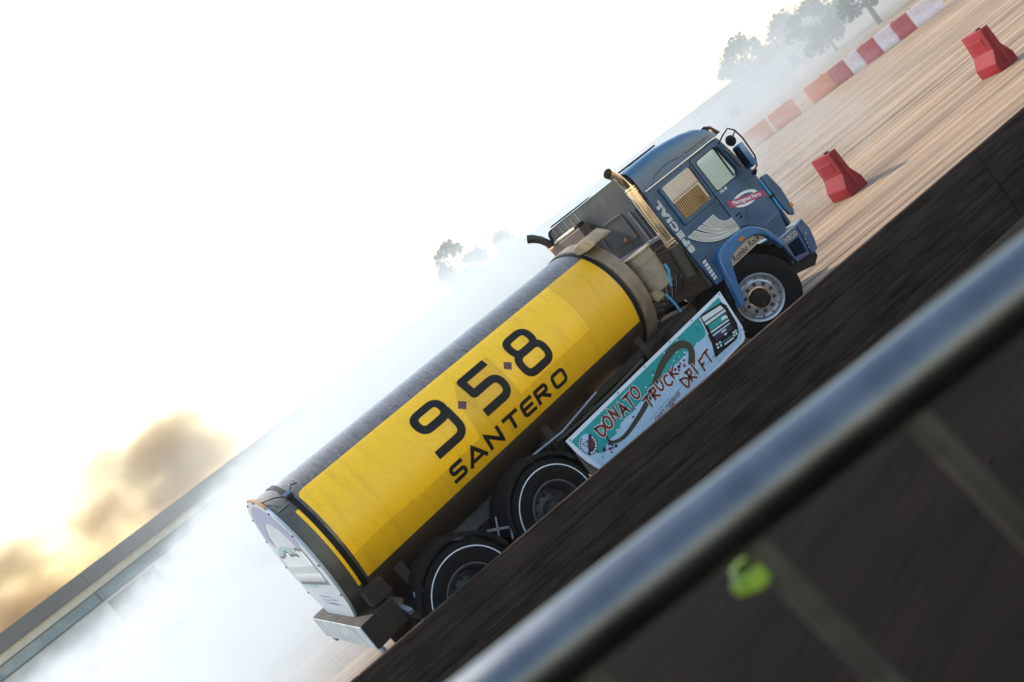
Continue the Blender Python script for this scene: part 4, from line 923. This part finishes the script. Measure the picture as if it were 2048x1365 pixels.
for k in range(7):
    t_ = radians(-115+20*k); pr_poly('print_emblem_mark', [(EC[0]+r_*cos(t_+d_), EC[1]+r_*sin(t_+d_)) for r_, d_ in ((.096, 0), (.118, 0), (.118, .26), (.096, .26))], 5, P['cream_print'])
# printed truck face
def q4(name, a, c, d, e, lay, m): pr_poly(name, [a, c, d, e], lay, m)
ink = M['ink']; cr = P['cream_print']
pr_poly('print_truck', [(-1.33, .70), (-1.28, .93), (-1.20, .95), (-.80, .88), (-.76, .80), (-.80, .52), (-.87, .42), (-.97, .37), (-1.46, .405), (-1.36, .58)], 3, ink)
q4('print_truck_roof', (-1.25, .855), (-.83, .795), (-.85, .86), (-1.23, .925), 4, cr)
q4('print_truck_visor', (-1.25, .80), (-.83, .745), (-.83, .78), (-1.25, .835), 4, cr)
q4('print_truck_screen', (-1.25, .71), (-.87, .66), (-.86, .73), (-1.23, .785), 4, P['teal_print'])
q4('print_truck_glint', (-1.0, .70), (-.87, .665), (-.865, .70), (-.95, .735), 5, cr)
q4('print_truck_wiper', (-1.26, .675), (-.88, .625), (-.88, .645), (-1.26, .70), 4, cr)
q4('print_truck_nose', (-1.27, .625), (-.90, .585), (-.90, .60), (-1.27, .65), 4, P['sky_print'])
q4('print_truck_grille', (-1.27, .55), (-.91, .50), (-.90, .575), (-1.26, .615), 4, P['navy_print'])
q4('print_truck_badge', (-1.12, .575), (-1.02, .562), (-1.02, .582), (-1.12, .595), 5, cr)
q4('print_truck_badge', (-1.10, .52), (-1.05, .515), (-1.05, .54), (-1.10, .545), 5, cr)
for (xx_, zz_) in ((-1.30, .515), (-1.24, .505), (-.95, .465), (-.905, .46), (-1.32, .475), (-1.26, .467), (-.97, .43), (-.92, .425)):
    q4('print_truck_lamp', (xx_-.018, zz_-.012), (xx_+.018, zz_-.016), (xx_+.018, zz_+.012), (xx_-.018, zz_+.016), 5, cr)
q4('print_truck_bumper', (-1.22, .475), (-.99, .445), (-.99, .455), (-1.22, .487), 5, P['teal_print'])
q4('print_truck_bumper', (-1.20, .43), (-1.0, .405), (-1.0, .425), (-1.20, .45), 5, cr)
q4('print_truck_stack', (-1.33, .69), (-1.315, .69), (-1.255, .93), (-1.275, .94), 5, cr)
for bx_, bz_ in ((-3.93, .985), (-3.0, .988), (-2.45, .988), (-1.9, .985), (-1.4, .985), (-.74, .975), (-.78, .36), (-2.3, .30)): B().cyl((bx_, BD+.002, bz_), (bx_, BD-.007, bz_), .012, seg=10).put('bolt', M['zinc'], board)
for x in (-3.5, -2.4, -1.2): B().box(x-.03, x+.03, BD+.013, -.46, .6, .66).put('board_bracket', M['chassis'], TR)

# ================================================================== smoke, dust and haze
def volume_obj(name, bx, build, label, cat):
    o = B().box(*bx).put(name, None, None, None)
    m = bpy.data.materials.new(name+'_volume'); m.use_nodes = True; t = m.node_tree; t.nodes.clear()
    out = t.nodes.new('ShaderNodeOutputMaterial'); pv = t.nodes.new('ShaderNodeVolumePrincipled'); t.links.new(pv.outputs[0], out.inputs['Volume'])
    build(t, pv); o.data.materials.append(m); return props(o, label, cat, kind='stuff')
class N:
    def __init__(s, t):
        s.t = t; tc = t.nodes.new('ShaderNodeTexCoord'); s.co = tc.outputs['Object']
        sp = t.nodes.new('ShaderNodeSeparateXYZ'); t.links.new(s.co, sp.inputs[0]); s.x, s.y, s.z = sp.outputs
    def op(s, o, a, b=None, c=None):
        n = s.t.nodes.new('ShaderNodeMath'); n.operation = o
        for i, v in enumerate((a, b, c)):
            if v is None: continue
            if isinstance(v, (int, float)): n.inputs[i].default_value = v
            else: s.t.links.new(v, n.inputs[i])
        return n.outputs[0]
    def rng(s, v, a, b, c=0, d=1):
        n = s.t.nodes.new('ShaderNodeMapRange'); n.interpolation_type = 'SMOOTHSTEP'; s.t.links.new(v, n.inputs[0])
        for i, q in enumerate((a, b, c, d)): n.inputs[i+1].default_value = q
        return n.outputs[0]
    def noise(s, sc, st=(1, 1, 1), det=3):
        m = s.t.nodes.new('ShaderNodeMapping'); m.inputs['Scale'].default_value = st; s.t.links.new(s.co, m.inputs[0])
        n = s.t.nodes.new('ShaderNodeTexNoise'); n.inputs['Scale'].default_value = sc; n.inputs['Detail'].default_value = det; s.t.links.new(m.outputs[0], n.inputs['Vector']); return n.outputs['Fac']
def smoke_build(t, pv):
    k = N(t)
    g = k.op('MULTIPLY_ADD', k.y, -.8, k.x)                      # thins out ahead of the truck
    fx = k.rng(g, 14, -10)
    n1 = k.noise(.16, (1, 1, 1.6), 4); n2 = k.noise(.62, (1, 1, 1.3), 6); n2.node.inputs['Distortion'].default_value = 1.2
    yy_ = k.op('MAXIMUM', k.rng(k.y, 1.3, 2.2), k.op('MULTIPLY', k.rng(k.x, -7.15, -8.4), k.rng(k.y, -1.1, .8)))
    top = k.op('ADD', k.op('MULTIPLY_ADD', n1, 3.0, 0.0), k.op('MULTIPLY', k.rng(k.x, -11, 2), 2.6))                     # billowing top
    hz = k.op('SUBTRACT', top, k.z); fz = k.rng(hz, -.6, 1.6)
    fe = k.op('MULTIPLY', yy_, k.rng(k.y, 56, 46))
    d = k.op('MULTIPLY', k.op('MULTIPLY', fx, fz), k.op('MULTIPLY', fe, k.rng(n2, .40, .60, .0, 2.4)))
    d2 = k.op('MULTIPLY', k.op('MULTIPLY', k.rng(k.y, 14, 36), k.rng(k.z, 9, 3.5)), k.op('MULTIPLY', k.rng(k.y, 56, 46), k.rng(k.x, -12, 8)))
    low = k.op('MULTIPLY', k.op('MULTIPLY', k.rng(k.z, 1.3, .3), k.rng(k.x, -2.5, -6.5)), k.op('MULTIPLY', yy_, k.rng(k.y, 22, 10)))
    d = k.op('MULTIPLY_ADD', k.op('MULTIPLY', low, k.rng(n2, .36, .64, .3, 1.4)), 7.0, d)
    t.links.new(k.op('MULTIPLY_ADD', d, .12, k.op('MULTIPLY', d2, .032)), pv.inputs['Density'])
    pv.inputs['Color'].default_value = (.60, .62, .635, 1); pv.inputs['Anisotropy'].default_value = .35
volume_obj('tyre_smoke', (-48, 110, -1.2, 57, GZ+.01, 9.5), smoke_build, 'thick white tyre smoke billowing behind the truck', 'smoke')
def dust_build(t, pv):
    k = N(t)
    def ell(cx, cy, cz, rx, ry, rz):
        a = k.op('POWER', k.op('DIVIDE', k.op('SUBTRACT', k.x, cx), rx), 2.0); b = k.op('POWER', k.op('DIVIDE', k.op('SUBTRACT', k.y, cy), ry), 2.0); c = k.op('POWER', k.op('DIVIDE', k.op('SUBTRACT', k.z, cz), rz), 2.0)
        return k.op('SUBTRACT', 1.0, k.op('ADD', a, k.op('ADD', b, c)))
    e = k.op('MAXIMUM', ell(-18, 84, 7.0, 16, 9, 8.0), ell(-1, 84, 8.5, 14, 8, 8))
    n1 = k.noise(.16, (1, 1, 1.3), 5)
    d = k.rng(k.op('ADD', e, k.op('MULTIPLY_ADD', n1, 3.6, -1.55)), .0, 1.7)
    t.links.new(k.op('MULTIPLY', k.op('MULTIPLY', d, k.rng(e, 0, .6)), .36), pv.inputs['Density'])
    pv.inputs['Color'].default_value = (.47, .30, .15, 1); pv.inputs['Anisotropy'].default_value = .2
def puff_build(t, pv):
    k = N(t); n1 = k.noise(2.2, (1, 1, 1), 3)
    f = k.op('MULTIPLY', k.op('MULTIPLY', k.rng(k.y, -.25, .25), k.rng(k.z, 1.36, 1.1)), k.op('MULTIPLY', k.rng(k.x, -6.5, -6.1), k.rng(k.x, -3.3, -4.0)))
    t.links.new(k.op('MULTIPLY', f, k.rng(n1, .38, .62, 1.5, 14.0)), pv.inputs['Density']); pv.inputs['Color'].default_value = (.97, .98, .98, 1)
volume_obj('wheel_smoke', (-6.5, -3.3, -.25, 1.3, .45, 1.36), puff_build, 'white smoke puffing up around the tandem wheels under the tank', 'smoke')
volume_obj('dust_cloud', (-35, 14, 74.5, 94, .2, 18), dust_build, 'brown dust cloud drifting above the long building', 'dust')
def haze_build(t, pv):
    pv.inputs['Density'].default_value = .0004; pv.inputs['Color'].default_value = (.98, .97, .95, 1); pv.inputs['Anisotropy'].default_value = .3
volume_obj('haze', (-140, 260, -40, 330, GZ-1, 24), haze_build, 'thin pale haze hanging over the whole lot', 'haze')
